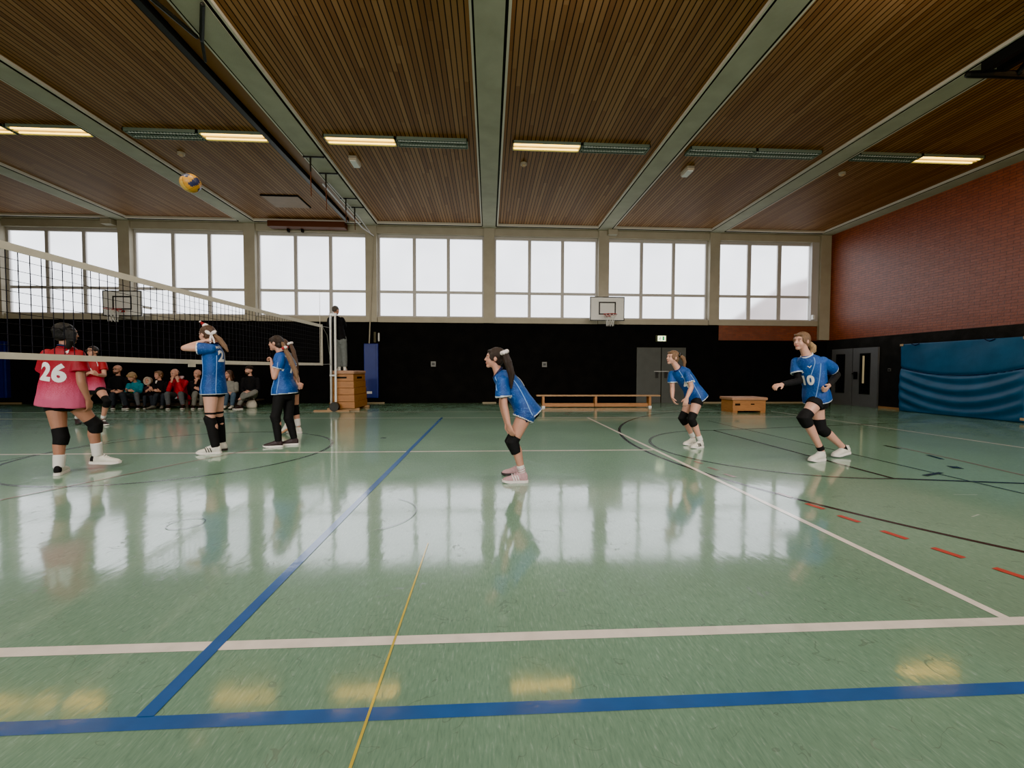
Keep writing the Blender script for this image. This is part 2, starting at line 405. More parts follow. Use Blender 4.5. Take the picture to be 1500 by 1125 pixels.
leaf(12.53, 13.43, 12.80, 13.14); leaf(13.46, 14.30, 13.76, 14.08)
bm = BM(); box(bm, XR - .075, XR - .06, 13.24, 13.38, .88, 1.12); box(bm, XR - .12, XR - .075, 13.22, 13.40, 1.04, 1.08); obj('door_handle', bm, M['darkmetal'], d2)
bm = BM(); box(bm, XR - .038, XR - .036, 13.02, 13.09, .75, 1.64); obj('window_reveal', bm, mat('lit_corridor_edge', (.5, .4, .22), .6, .3, emit=(.6, .5, .3), estr=.25), d2)  # glowing strip on the door glass, stands in for corridor light

# ------------------------------------------------------------------ floor lines (parts of the floor)
def strip(pts, wd, m, name='court_line', z=.0015):
    bm = BM(); pts = [V((p[0], p[1], z)) for p in pts]; L = []
    for i, p in enumerate(pts):
        t = (pts[min(i + 1, len(pts) - 1)] - pts[max(i - 1, 0)]).normalized(); nrm = V((-t.y, t.x, 0)) * wd / 2
        L.append((bm.verts.new(p + nrm), bm.verts.new(p - nrm)))
    for a, b in zip(L, L[1:]): bm.faces.new((a[1], b[1], b[0], a[0]))
    return obj(name, bm, m, fl)
def arc(cx, cy, r, a0, a1, n=64): return [(cx + r * math.cos(math.radians(a0 + (a1 - a0) * i / n)), cy + r * math.sin(math.radians(a0 + (a1 - a0) * i / n))) for i in range(n + 1)]
W = M['l_white']
strip([(XL + .5, 1.755), (XR - 2, 1.755)], .058, W)
strip([(XL + .5, 5.89), (2.34, 5.89)], .05, W)
strip([(XL + .5, 10.06), (7.96, 10.06)], .05, W, z=.002)
strip([(XL + .5, 11.54), (7.2, 11.54)], .05, W)
strip([(2.37, 1.78), (2.37, 10.03)], .05, W, z=.002)
strip([(7.96, 2.0), (7.96, 11.5)], .05, W, z=.0025)
B = M['l_blue']
strip([(XL + .5, 1.375), (XR - 1, 1.375)], .055, B)
strip([(-1.115, 1.40), (-1.115, 10.10)], .055, B, z=.003)
strip([(-.385, -1.5), (-.395, 2.75)], .009, M['l_yellow'], z=.0035)
K = M['l_black']; D = M['l_dark']
strip(arc(-4.12, 6.05, 1.8, 0, 360, 96), .045, D, z=.001)
strip(arc(8.4, 6.05, 6.2, 118, 242, 90), .05, K, z=.001)
strip(arc(4.27, 6.0, 1.8, 90, 270, 64), .045, D, z=.003)
strip([(4.27, 4.2), (10.0, 3.0)], .05, K, z=.003)
strip([(4.27, 7.8), (10.0, 9.0)], .045, D, z=.003)
strip([(4.27, 4.2), (4.27, 7.8)], .045, K, z=.0035)
strip([(4.96, 3.0), (4.96, 9.3)], .03, D, z=.0038)
strip([(-5.95, 4.6), (-5.95, 7.2)], .03, D, z=.0008)
red = [(2.95, 2.12), (2.85, 2.5), (2.78, 2.9), (2.735, 3.2), (2.70, 3.5), (2.66, 3.8), (2.6, 4.3), (2.55, 4.8), (2.55, 5.3), (2.6, 5.9)]
for i, (x, y) in enumerate(((2.925, 2.17), (2.86, 2.45), (2.80, 2.74), (2.755, 3.06), (2.725, 3.36), (2.69, 3.68), (2.60, 4.4), (2.585, 4.72), (2.58, 5.05))):
    strip([(x + .018, y - .075), (x - .016, y + .075)], .05, M['l_red'] if i < 5 else M['l_pink'], 'dash_line', z=.003)
strip([(6.12, 6.03), (6.0, 5.1), (5.82, 4.2)], .03, M['l_pink'], z=.004)
strip([(-4.2, 3.8), (-3.7, 5.2), (-3.3, 6.2)], .03, M['l_pink'], z=.004)
strip([(2.05, 10.5), (2.0, 11.0), (2.3, 11.45)], .03, M['l_pink'], z=.004)
for p, q, wd in (((6.03, 6.1), (6.0, 5.82), .05), ((5.94, 5.38), (5.84, 5.1), .05), ((5.52, 4.72), (5.47, 4.60), .10), ((4.72, 4.30), (5.05, 4.42), .05)):
    strip([p, q], wd, K, 'key_mark', z=.005)
for p, q in (((4.26, 3.62), (4.47, 3.60)), ((3.75, 3.05), (3.87, 3.10)), ((4.2, 3.02), (4.5, 3.05))): strip([p, q], .012, M['l_pale'], 'scuff_mark', z=.005)
strip(arc(-2.21, 3.18, .115, 0, 360, 32), .008, M['l_dark'], 'scuff_mark', z=.004)
strip(arc(-1.0, 3.35, .42, -60, 60, 24), .008, M['l_dark'], 'scuff_mark', z=.005)
bm = BM()
o = obj('floor_socket_cover', (lambda bm: (limb(bm, [(-1.75, 7.1, 0), (-1.75, 7.1, .002)], [.05, .05], 16, False), bm)[1])(bm), M['l_dark'], fl)
# ------------------------------------------------------------------ volleyball net and post
NX = -4.28
net = empty('volleyball_net', (NX, 6.5, 1.25), 'long volleyball net with white top and bottom tapes stretched across the left of the hall', 'net')
y0, y1 = .9, 11.15
def sag(y): return -.035 * math.sin(PI * (y - y0) / (y1 - y0)) if y0 < y < y1 else 0
def band(z0, z1, name, n=24):
    bm = BM(); L = []
    for i in range(n + 1):
        y = y0 + (y1 - y0) * i / n; s = sag(y)
        L.append([bm.verts.new((NX + dx, y, z + s)) for dx, z in ((-.006, z0), (.006, z0), (.006, z1), (-.006, z1))])
    for a, b in zip(L, L[1:]):
        for k in range(4): bm.faces.new((a[k], a[(k + 1) % 4], b[(k + 1) % 4], b[k]))
    bm.faces.new(L[0]); bm.faces.new(list(reversed(L[-1])))
    return obj(name, recalc(bm), M['tape'], net)
tb = band(2.215, 2.285, 'top_tape'); band(1.245, 1.305, 'bottom_tape')
bm = BM(); t = .0028
ny = int((y1 - y0) / .1)
for k in range(ny + 1):
    y = y0 + (y1 - y0) * k / ny; box(bm, NX - t, NX + t, y - t, y + t, 1.30 + sag(y), 2.22 + sag(y))
for k in range(1, 10):
    z = 1.275 + k * .0965
    for i in range(12):
        ya, yb = y0 + (y1 - y0) * i / 12, y0 + (y1 - y0) * (i + 1) / 12
        limb(bm, [(NX, ya, z + sag(ya)), (NX, yb, z + sag(yb))], [t, t], 4, False)
obj('net_mesh', bm, M['netcord'], net)
boxobj('side_tape', (NX - .008, NX + .008, 11.08, 11.15, 1.24, 2.29), M['tape'], net)
bm = BM(); limb(bm, [(NX, 11.0, 1.25), (NX, 11.0, 3.08)], [.006, .005], 8); obj('antenna', bm, M['tape'], net)
bm = BM(); 
for z in (2.25, 1.27): limb(bm, [(NX, 11.14, z), (NX - .02, 11.86, z + .02)], [.006, .006], 6, False)
limb(bm, [(NX, 11.15, 2.25), (NX - .03, 11.55, 2.05), (NX - .04, 11.84, 1.2)], [.005] * 3, 6, False)
obj('tension_cord', bm, M['steel'], net)
boxobj('maker_label', (NX - .003, NX + .003, 6.27, 6.42, 1.165, 1.235), M['tape'], net)

post = empty('net_post', (-4.26, 11.86, 0), 'tall pale steel net post with twin tubes standing before the big vaulting box', 'post')
bm = BM(); cyl(bm, (-4.33, 11.86, .02), (-4.33, 11.86, 2.66), .035, 14); obj('post_tube', bm, M['steel'], post, smooth=False)
bm = BM(); cyl(bm, (-4.2, 11.84, .02), (-4.2, 11.84, 2.64), .028, 14); obj('tension_tube', bm, M['white'], post)
for za, zb_ in ((2.60, 2.68), (.95, 1.0)): boxobj('bracket', (-4.36, -4.17, 11.82, 11.89, za, zb_), M['steel'], post, bev=.008)
bm = BM(); limb(bm, [(-4.2, 11.68, .125), (-4.2, 11.81, .125)], [.125, .125], 24, False)
obj('transport_wheel', recalc(bm), M['darkmetal'], post)
bm = BM(); box(bm, -4.75, -3.8, 11.70, 11.82, 0, .03, bev=.005); obj('base_plate', bm, M['woodpale'], post)

# ------------------------------------------------------------------ vaulting boxes, benches
vb = empty('vaulting_box', (-4.07, 12.35, 0), 'tall tiered wooden vaulting box the referee stands on, behind the net post', 'vaulting box')
n = 5; zt = .06
for k in range(n):
    a, b = zt + k * .19, zt + (k + 1) * .19 - .006
    ins = .014 * k
    bm = BM(); box(bm, -4.40 + ins, -3.72 - ins * .8, 11.92 + ins, 13.15 - ins, a, b, bev=.008)
    tr = obj('tier', bm, M['wood'], vb)
    if k == 4:
        bm = BM()
        box(bm, -3.725 - ins, -3.715 - ins * .8, 12.3, 12.75, a + .06, a + .12, bev=.004); obj('grip_slot', bm, M['gap'], tr); bm = BM()
        box(bm, -4.25, -3.95, 11.912 + ins, 11.925 + ins, a + .07, a + .12, bev=.004); obj('grip_slot', bm, M['gap'], tr)
bm = BM(); box(bm, -4.36, -3.74, 11.94, 13.1, 1.008, 1.11, bev=.035); obj('padded_top', bm, M['leather'], vb)
for ya in (12.0, 12.95): boxobj('runner', (-4.5, -3.62, ya, ya + .1, 0, .06), M['woodpale'], vb, bev=.01)

sb = empty('vaulting_box', (7.08, 11.35, 0), 'low wooden vaulting box on the floor at right, between the two right-hand players', 'vaulting box')
bm = BM(); box(bm, 6.60, 7.52, 11.08, 11.66, .05, .34, bev=.008); bd = obj('tier', bm, M['wood'], sb)
boxobj('grip_slot', (6.66, 6.80, 11.07, 11.085, .20, .255), M['gap'], bd, bev=.003); boxobj('grip_slot', (7.1, 7.2, 11.07, 11.085, .22, .25), M['gap'], bd, bev=.003)
bm = BM(); box(bm, 6.56, 7.56, 11.04, 11.7, .34, .42, bev=.025); obj('padded_top', bm, M['leather'], sb)
for x in (6.60, 7.38): boxobj('foot', (x, x + .14, 11.09, 11.65, 0, .05), M['wood'], sb, bev=.004)

gb = empty('gym_bench', (3.3, 12.85, 0), 'long low wooden gym bench against the back wall, right of centre', 'bench')
bm = BM(); box(bm, 1.45, 5.28, 12.74, 12.99, .345, .385, bev=.006); obj('seat_board', bm, M['woodpale'], gb)
bm = BM(); box(bm, 1.62, 4.98, 12.83, 12.90, .02, .13, bev=.006); obj('lower_beam', bm, M['wood'], gb)
for x in (1.62, 3.24, 4.93): boxobj('leg', (x, x + .07, 12.76, 12.97, .03, .345), M['wood'], gb, bev=.006)
for x in (1.62, 4.93): boxobj('rubber_foot', (x - .01, x + .08, 12.75, 12.98, 0, .05), M['white'], gb)
sbn = empty('gym_bench', (-8.9, 13.1, 0), 'low dark bench under the row of seated spectators at left', 'bench')
bm = BM(); box(bm, -10.8, -6.8, 12.86, 13.2, .205, .245, bev=.006); obj('seat_board', bm, M['darkwood'], sbn)
bm = BM(); box(bm, -10.6, -7.0, 12.98, 13.05, .04, .15, bev=.006); obj('lower_beam', bm, M['darkwood'], sbn)
for x in (-10.6, -8.9, -7.1): boxobj('leg', (x, x + .07, 12.9, 13.16, 0, .205), M['darkwood'], sbn)

# ------------------------------------------------------------------ landing mat standing on the right wall
lm = empty('landing_mat', (11.95, 10.1, 0), 'big wrinkled blue crash mat standing against the right wall', 'mat')
bm = BM(); ny, nz = 90, 70; G = []; ya, yb, zb = 8.69, 11.56, 1.91
def strapz(y):
    t = (y - (ya + yb) / 2) / ((yb - ya) / 2); return 1.035 + .20 * t * t
def matx(y, z):
    t = (y - (ya + yb) / 2) / ((yb - ya) / 2)
    s = (z - .34 * t * t)
    d = 0
    if z < strapz(y) - .02:
        edge = min(1, z / .15) * min(1, (1 - abs(t)) / .12 + .25)
        d += .040 * math.sin(s * 21 + .5 * math.sin(y * 2.1)) * edge * (.5 + .5 * min(1, (strapz(y) - z) / .25))
        d += .045 * math.sin(max(0, min(1, z / strapz(y))) * PI)
    else:
        d += .014 * math.sin(y * 5 + z * 3) * min(1, (zb - z) / .2)
    d -= .05 * math.exp(-((z - strapz(y)) / .035) ** 2)
    return 11.84 - d * .8
for i in range(ny + 1):
    y = ya + (yb - ya) * i / ny
    G.append([bm.verts.new((matx(y, zb * j / nz), y, zb * j / nz + .006)) for j in range(nz + 1)])
for i in range(ny):
    for j in range(nz): bm.faces.new((G[i][j], G[i + 1][j], G[i + 1][j + 1], G[i][j + 1]))
Bk = [[bm.verts.new((12.115, ya + (yb - ya) * i / ny, z)) for z in (.006, zb + .006)] for i in range(ny + 1)]
for i in range(ny):
    bm.faces.new((G[i][nz], G[i + 1][nz], Bk[i + 1][1], Bk[i][1])); bm.faces.new((G[i + 1][0], G[i][0], Bk[i][0], Bk[i + 1][0]))
bm.faces.new([G[0][j] for j in range(nz + 1)] + [Bk[0][1], Bk[0][0]]); bm.faces.new([G[ny][j] for j in range(nz, -1, -1)] + [Bk[ny][0], Bk[ny][1]])
obj('mat_cover', recalc(bm), M['matblue'], lm, smooth=True)
bm = BM(); pts = [(matx(ya + (yb - ya) * i / 40, strapz(ya + (yb - ya) * i / 40)) - .008, ya + (yb - ya) * i / 40, strapz(ya + (yb - ya) * i / 40)) for i in range(41)]
limb(bm, pts, [.014] * 41, 8); obj('strap', bm, M['matdark'], lm)
for y, z in ((ya, 1.86), (yb - .06, 1.86), (ya, .05)):
    boxobj('corner_patch', (11.80, 11.86, y - .004, y + .065, z, z + .062), M['tan'], lm, bev=.01)
for y in (11.15, 9.4):
    bm = BM(); limb(bm, [(11.83, y - .1, 1.90), (11.82, y, 1.86), (11.83, y + .1, 1.91)], [.012] * 3, 6); obj('carry_loop', bm, M['matdark'], lm)

# ------------------------------------------------------------------ wall pads, backboards, sign, sockets
def pad(x0, x1, lab):
    p = empty('wall_pad', ((x0 + x1) / 2, YB, .18), lab, 'pad', 'navy pads on the back wall pillars')
    bm = BM(); box(bm, x0, x1, YB - .16, YB - .002, .18, 2.02, bev=.025); obj('pad_cover', bm, M['padblue'], p)
    bm = BM(); box(bm, x0 + .10, x0 + .27, YB - .166, YB - .158, .33, .41, bev=.002); obj('pad_label', bm, M['white'], p)
    bm = BM(); box(bm, x1 - .075, x1 - .065, YB - .163, YB - .158, .2, 2.0); obj('seam', bm, M['matdark'], p)
pad(-4.20, -3.72, 'upright navy pad on the black wall right of the referee box')
pad(-15.98, -15.5, 'upright navy pad on the black wall at the far left edge')
cp = empty('cord_pulley', (-3.95, YB - .12, 2.1), 'pale cord running down the pillar above the navy wall pad', 'cord')
bm = BM(); limb(bm, [(-3.86, YB - .10, 5.6), (-3.95, YB - .12, 3.5), (-4.02, YB - .12, 2.03)], [.018, .02, .02], 8); obj('cord', bm, M['cream'], cp)
bm = BM(); box(bm, -3.90, -3.82, YB - .03, YB, 2.06, 2.42, bev=.01); obj('back_bracket', bm, mat('olive_metal', (.06, .055, .03), .6, .3), cp)
bm = BM(); limb(bm, [(-3.72, YB - .05, 2.12), (-3.72, YB - .05, 2.36)], [.025, .025], 8); obj('cleat', bm, M['white'], cp)

def backboard(x0, lab):
    x1 = x0 + 1.17; z0, z1 = 2.80, 3.60; yb_, yf = YB - .56, YB - .60; cx = (x0 + x1) / 2
    p = empty('basketball_hoop', (cx, YB, 2.8), lab, 'basketball hoop')
    bm = BM(); box(bm, x0, x1, yf, yb_, z0, z1); bd = obj('backboard', bm, M['white'], p)
    bm = BM()
    def fr(a, b, c, d, t):
        for q in ((a, b, c, c + t), (a, b, d - t, d), (a, a + t, c, d), (b - t, b, c, d)): box(bm, q[0], q[1], yf - .004, yf, q[2], q[3])
    fr(x0, x1, z0, z1, .03); fr(cx - .29, cx + .29, z0 + .20, z0 + .63, .045)
    obj('board_marking', bm, M['darkmetal'], bd)
    for dx in (-.4, .4):
        for za in (2.86, 3.1): boxobj('wall_bracket', (cx + dx - .03, cx + dx + .03, yb_, YB + .02, za, za + .06), M['cream'], p)
    bm = BM(); rc = V((cx, yf - .34, z0 + .17)); r = .215
    pts = [rc + V((r * math.cos(2 * PI * i / 28), r * math.sin(2 * PI * i / 28), 0)) for i in range(29)]
    limb(bm, pts, [.011] * 29, 8, False); box(bm, cx - .08, cx + .08, yf - .13, yf, z0 + .12, z0 + .18); box(bm, cx - .012, cx + .012, yf - .14, yf - .10, z0 + .16, z0 + .18)
    rim = obj('rim', bm, M['red'], p)
    bm = BM(); nn = 10
    for i in range(nn):
        for s in (1, -1):
            P = []
            for k in range(5):
                a = 2 * PI * (i + s * k * .5) / nn; q = [.215, .165, .13, .115, .12][k]
                P.append(rc + V((q * math.cos(a), q * math.sin(a), -.095 * k)))
            limb(bm, P, [.0055] * 5, 5, False)
    obj('hoop_net', bm, M['white'], p)
backboard(3.36, 'white basketball backboard with red rim on the back wall, right of centre')
backboard(-12.1, 'white basketball backboard seen through the volleyball net at left')

es = empty('exit_sign', (6.03, YB, 2.16), 'small lit emergency exit sign above the grey back doors', 'sign')
bm = BM(); box(bm, 5.83, 6.23, YB - .06, YB, 2.15, 2.38, bev=.006); obj('sign_case', bm, mat('sign_case', (.05, .06, .03), .6, .3), es)
bm = BM(); box(bm, 5.90, 6.18, YB - .064, YB - .058, 2.175, 2.355); pf = obj('lit_panel', bm, M['sign_white'], es)
bm = BM(); yy = YB - .067
ell(bm, (5.985, yy, 2.315), AX, (.016, .003, .016), 10, 6)
for a, b, rr in (((5.985, 2.29), (5.97, 2.245), .014), ((5.97, 2.245), (6.0, 2.22), .010), ((6.0, 2.22), (6.0, 2.19), .009), ((5.97, 2.245), (5.945, 2.215), .010), ((5.945, 2.215), (5.925, 2.21), .008), ((5.985, 2.285), (6.015, 2.265), .008), ((5.985, 2.285), (5.955, 2.27), .008)):
    limb(bm, [(a[0], yy, a[1]), (b[0], yy, b[1])], [rr, rr], 6, True, flat=.3)
box(bm, 6.065, 6.135, yy - .001, yy + .002, 2.20, 2.34)
obj('running_figure', bm, M['sign_green'], pf)
for i, (x, lab) in enumerate(((-1.90, 'small grey wall socket left of the centre player'), (1.92, 'small grey wall socket right of the centre player'))):
    p = empty('wall_socket', (x, YB, 1.34), lab, 'socket', 'grey sockets on the black wall')
    bm = BM(); box(bm, x - .085, x + .085, YB - .03, YB, 1.25, 1.43, bev=.006); obj('cover_plate', bm, mat('grey_plate', (.16, .16, .15), .6, .3), p)
    bm = BM(); box(bm, x - .05, x + .05, YB - .036, YB - .028, 1.30, 1.38, bev=.003); obj('socket_insert', bm, M['darkmetal'], p)
p = empty('light_switch', (XR, 12.18, 1.18), 'small pale switch on the dark right wall beside the doors', 'switch')
bm = BM(); box(bm, XR - .03, XR, 12.13, 12.22, 1.14, 1.23, bev=.004); obj('switch_plate', bm, mat('grey_switch', (.15, .15, .15), .6, .3), p)
bm = BM(); box(bm, XR - .036, XR - .028, 12.15, 12.20, 1.16, 1.21, bev=.002); obj('rocker', bm, M['darkmetal'], p)
bm = BM(); box(bm, 11.50, 11.58, YB - .12, YB - .02, 2.97, 3.14, bev=.01)
o = obj('window_crank_box', bm, M['white']); tag(o, 'small white box at the bottom corner of the rightmost window', 'box')

# ------------------------------------------------------------------ ceiling fittings
def light(x0, x1, lit, lab, grp):
    y0, y1, z = 9.12, 9.44, 5.96
    p = empty('ceiling_light', ((x0 + x1) / 2, 9.28, z), lab, 'ceiling light', grp)
    bm = BM(); 
    for b in ((x0, x1, y0, y0 + .018), (x0, x1, y1 - .018, y1), (x0, x0 + .02, y0, y1), (x1 - .02, x1, y0, y1)): box(bm, b[0], b[1], b[2], b[3], z, ZC + .02)
    obj('housing', bm, M['greenlouver'], p)
    bm = BM(); box(bm, x0 + .02, x1 - .02, y0 + .018, y1 - .018, z + .03, z + .035); obj('reflector', bm, M['diff'] if lit else M['greenlouver'], p)
    bm = BM()
    for yy in (9.20, 9.36): limb(bm, [(x0 + .04, yy, z + .012), (x1 - .04, yy, z + .012)], [.016, .016], 8, False)
    obj('tube', bm, M['tube'] if lit else M['white'], p)
    bm = BM()
    if not lit:
        k = int((x1 - x0) / .06)
        for i in range(1, k): x = x0 + (x1 - x0) * i / k; box(bm, x - .004, x + .004, y0 + .018, y1 - .018, z - .004, z + .02)
    box(bm, x0, x1, 9.272, 9.288, z - .006, z + .02)
    obj('louvre', bm, M['greenlouver'] if not lit else M['smoke'], p)
LG, UG = 'lit ceiling lights', 'unlit louvred ceiling lights'
light(-9.66, -8.20, True, 'lit fluorescent ceiling light nearest the top left edge, beside the first beam', LG)
light(-11.2, -9.72, True, 'lit fluorescent ceiling light cut by the left edge of the photo', LG)
light(-7.42, -5.98, False, 'unlit louvred ceiling light left of the lit one in the third bay from left', UG)
light(-5.96, -4.66, True, 'lit fluorescent ceiling light beside the dark rail, third bay from left', LG)
light(-3.45, -1.98, True, 'lit fluorescent ceiling light left of the centre beam', LG)
light(-1.96, -.46, False, 'unlit louvred ceiling light just left of the centre beam', UG)
light(.50, 1.98, True, 'lit fluorescent ceiling light right of the centre beam', LG)
light(2.00, 3.48, False, 'unlit louvred ceiling light in the bay right of the centre beam', UG)
light(4.38, 5.86, False, 'left one of two adjoining unlit louvred ceiling lights', UG)
light(5.88, 7.36, False, 'right one of two adjoining unlit louvred ceiling lights', UG)
light(8.24, 9.70, False, 'unlit louvred ceiling light in the rightmost bay', UG)
light(9.72, 11.2, True, 'lit fluorescent ceiling light in the rightmost bay near the brick wall', LG)
for x, lab in ((-3.12, 'white emergency lamp on the slats left of the centre beam'), (4.8, 'white emergency lamp on the slats right of the centre beam')):
    p = empty('emergency_lamp', (x, 10.17, 5.96), lab, 'emergency lamp')
    bm = BM(); box(bm, x - .09, x + .09, 9.98, 10.36, 5.93, 6.06, bev=.015); obj('lamp_case', bm, M['smoke'], p)
    bm = BM(); box(bm, x - .07, x + .07, 10.0, 10.34, 5.90, 5.93, bev=.01); obj('lamp_cover', bm, M['white'], p)
for x, lab in ((.81, 'small ceiling detector right of the centre beam'), (-6.95, 'small ceiling detector above the flying ball'), (8.67, 'small ceiling detector in the rightmost bay')):
    p = empty('smoke_detector', (x, 10.1, 5.95), lab, 'detector')
    bm = BM(); limb(bm, [(x, 10.1, 6.02), (x, 10.1, 5.97)], [.075, .07], 16, False); obj('detector_base', recalc(bm), M['smoke'], p)
    bm = BM(); ell(bm, (x, 10.1, 5.965), AX, (.05, .05, .035), 14, 8); obj('detector_head', bm, M['tan'], p)
p = empty('ceiling_hatch', (-5.85, 12.75, 6.0), 'flush square wooden hatch in the slatted ceiling, third bay from left', 'hatch')
bm = BM(); box(bm, -6.38, -5.38, 12.36, 13.2, 5.992, 6.02); obj('hatch_panel', bm, mat('hatch_board', (.22, .13, .065), .5, .3, var=.1, vscale=5), p)
bm = BM(); box(bm, -6.40, -5.36, 12.33, 12.36, 5.985, 6.02); box(bm, -5.38, -5.355, 12.36, 13.2, 5.985, 6.02); obj('hatch_gap', bm, M['gap'], p)

rl = empty('curtain_rail', (-4.5, 5, 5.9), 'dark rail with hanging ropes running beside the second beam left of centre', 'rail')
bm = BM(); box(bm, -4.59, -4.53, YF, 14.1, 5.90, 6.03); box(bm, -4.61, -4.51, YF, 14.1, 5.89, 5.902); obj('rail_profile', bm, M['darkmetal'], rl)
bm = BM(); box(bm, -4.50, -4.22, YF, 14.3, 5.99, 6.01); obj('rail_board', bm, mat('rail_board', (.20, .10, .045), .5, .3), rl)
bm = BM(); limb(bm, [(-4.25, 11.2, 5.88), (-4.2, 12.8, 5.82), (-4.05, 13.9, 5.68), (-3.85, 14.45, 5.60)], [.02] * 4, 8); limb(bm, [(-4.1, 11.2, 5.9), (-4.0, 13.2, 5.84), (-3.9, 14.4, 5.62)], [.014] * 3, 8); obj('pipe', bm, M['steel'], rl)
for x, y, k in ((-4.02, 9.9, 1), (-3.98, 10.7, 1), (-4.0, 12.2, .6), (-3.96, 12.85, .6)):
    bm = BM(); box(bm, x - .16, x + .30, y - .015, y + .015, 5.90, 5.93); limb(bm, [(x, y, 5.91), (x, y, 5.60)], [.022, .018], 8)
    h = obj('hook', bm, M['darkmetal'], rl)
    bm = BM(); limb(bm, [(x, y, 5.60), (x + .01, y, 5.60 - .55 * k)], [.012, .012], 6); obj('rope', bm, M['redbrown'], h)
bm = BM(); limb(bm, [(-3.75, 5.9, 5.9), (-4.12, 6.45, 5.86)], [.03, .03], 8); limb(bm, [(-4.12, 6.45, 5.86), (-4.3, 6.8, 5.80)], [.022, .022], 8); limb(bm, [(-4.5, 5.0, 5.86), (-4.16, 6.4, 5.86)], [.03, .03], 8); obj('strut', bm, M['darkmetal'], rl)

cb = empty('curtain_box', (-5.85, YB - .2, 5.8), 'red-brown roller box over the third window from left', 'roller box')
bm = BM(); box(bm, -7.15, -4.70, YB - .42, YB - .10, 5.76, 5.95, bev=.02); obj('box_shell', bm, M['redbrown'], cb)
for x in (-6.6, -6.15): boxobj('box_bracket', (x - .03, x + .03, YB - .20, YB - .1, 5.66, 5.77), M['gap'], cb)
for x, lab in ((-12.25, 'small cream box under the ceiling at the pillar in the far left'), (4.22, 'small cream box under the ceiling right of the backboard pillar')):
    bm = BM(); box(bm, x - .16, x + .16, YB - .26, YB + .0, 5.78, 5.955, bev=.012); o = obj('junction_box', bm, M['cream']); tag(o, lab, 'box')

bf = empty('folding_hoop_frame', (8.0, 5.6, 5.7), 'dark folded basketball frame hanging under the beam at top right', 'frame')
for x in (7.72, 7.98): boxobj('frame_rail', (x - .05, x + .05, YF + .3, 6.35, 5.80, 5.95), M['darkmetal'], bf)
bm = BM(); limb(bm, [(7.55, 6.42, 5.82), (7.85, 6.36, 5.80), (9.4, 6.3, 5.76), (10.6, 6.25, 5.74)], [.05, .06, .055, .05], 10); obj('cross_arm', bm, M['darkmetal'], bf)
bm = BM(); limb(bm, [(8.25, 6.3, 5.80), (8.3, 6.2, 5.95)], [.05, .05], 8); obj('hinge', bm, M['darkmetal'], bf)

# ------------------------------------------------------------------ ball, bag, building outside
bc = V((-3.48, 5.2, 3.30))
ball = empty('volleyball', bc, 'yellow and navy volleyball flying under the ceiling at upper left', 'ball')
bm = BM(); bmesh.ops.create_uvsphere(bm, u_segments=36, v_segments=24, radius=.105)
for fc in bm.faces:
    c = fc.calc_center_median().normalized(); q = Matrix.Rotation(.7, 3, 'X') @ Matrix.Rotation(.5, 3, 'Z') @ c
    a = max(range(3), key=lambda i: abs(q[i])); b2 = q[(a + 1) % 3] / abs(q[a])
    fc.material_index = 1 if abs(b2) < .33 and a != 2 else (0 if abs(b2) > .33 else 2)
bmesh.ops.translate(bm, verts=bm.verts, vec=bc)
obj('panels', bm, [M['yellow'], M['ballblue'], mat('ball_pale_yellow', (.55, .34, .06), .5, .4)], ball, smooth=True)
bm = BM()
for i in range(3):
    pts = []
    for k in range(33):
        a = 2 * PI * k / 32; p_ = [0, 0, 0]; p_[i] = .34; p_[(i + 1) % 3] = math.cos(a); p_[(i + 2) % 3] = math.sin(a)
        pts.append(bc + (Matrix.Rotation(-.5, 3, 'Z') @ Matrix.Rotation(-.7, 3, 'X') @ V(p_)).normalized() * .1045)
    limb(bm, pts, [.0016] * 33, 5, False)
obj('seam', bm, M['darkmetal'], ball)

bg = empty('shoulder_bag', (-6.97, 12.8, 0), 'pale cloth bag on the floor beside the man in the cap', 'bag')
bm = BM(); loft(bm, [(V((-6.97, 12.8, z)), V((a, 0, 0)), V((0, b_, 0))) for z, a, b_ in ((.004, .12, .07), (.02, .145, .09), (.10, .15, .10), (.17, .13, .085), (.225, .09, .05), (.235, .06, .03))], 20)
obj('bag_body', bm, M['bag'], bg, smooth=True)
bm = BM(); limb(bm, [(-7.05, 12.8, .21), (-7.03, 12.8, .30), (-6.97, 12.8, .33), (-6.91, 12.8, .30), (-6.89, 12.8, .21)], [.008] * 5, 6); obj('bag_strap', bm, M['bag'], bg)

bo = empty('brick_building', (18, 24, 0), 'blurred red brick building outside the rightmost window', 'building')
bm = BM(); P = [(12.2, 0), (40, 0), (40, 7), (22.5, 7.6), (15.4, 2.7), (12.2, .6)]
A = [bm.verts.new((x, 24, z)) for x, z in P]; Bv = [bm.verts.new((x, 34, z)) for x, z in P]
bm.faces.new(A); bm.faces.new(list(reversed(Bv)))
for i in range(6): bm.faces.new((A[i], Bv[i], Bv[(i + 1) % 6], A[(i + 1) % 6]))
obj('gable_wall', recalc(bm), M['brick_out'], bo)
bm = BM(); A = [bm.verts.new(q) for q in ((22.6, 23.7, 7.75), (15.2, 23.7, 2.65), (15.2, 34.2, 2.65), (22.6, 34.2, 7.75))]; bm.faces.new(A)
bmesh.ops.solidify(bm, geom=bm.faces[:], thickness=.12); obj('roof', recalc(bm), mat('roof_tile', (.22, .07, .045), .8, .2), bo)
go = boxobj('ground_outside', (-60, 80, YB + .3, 90, -.4, -.15), mat('grass', (.05, .08, .03), .9, .2, var=.3, vscale=1)); tag(go, **st)
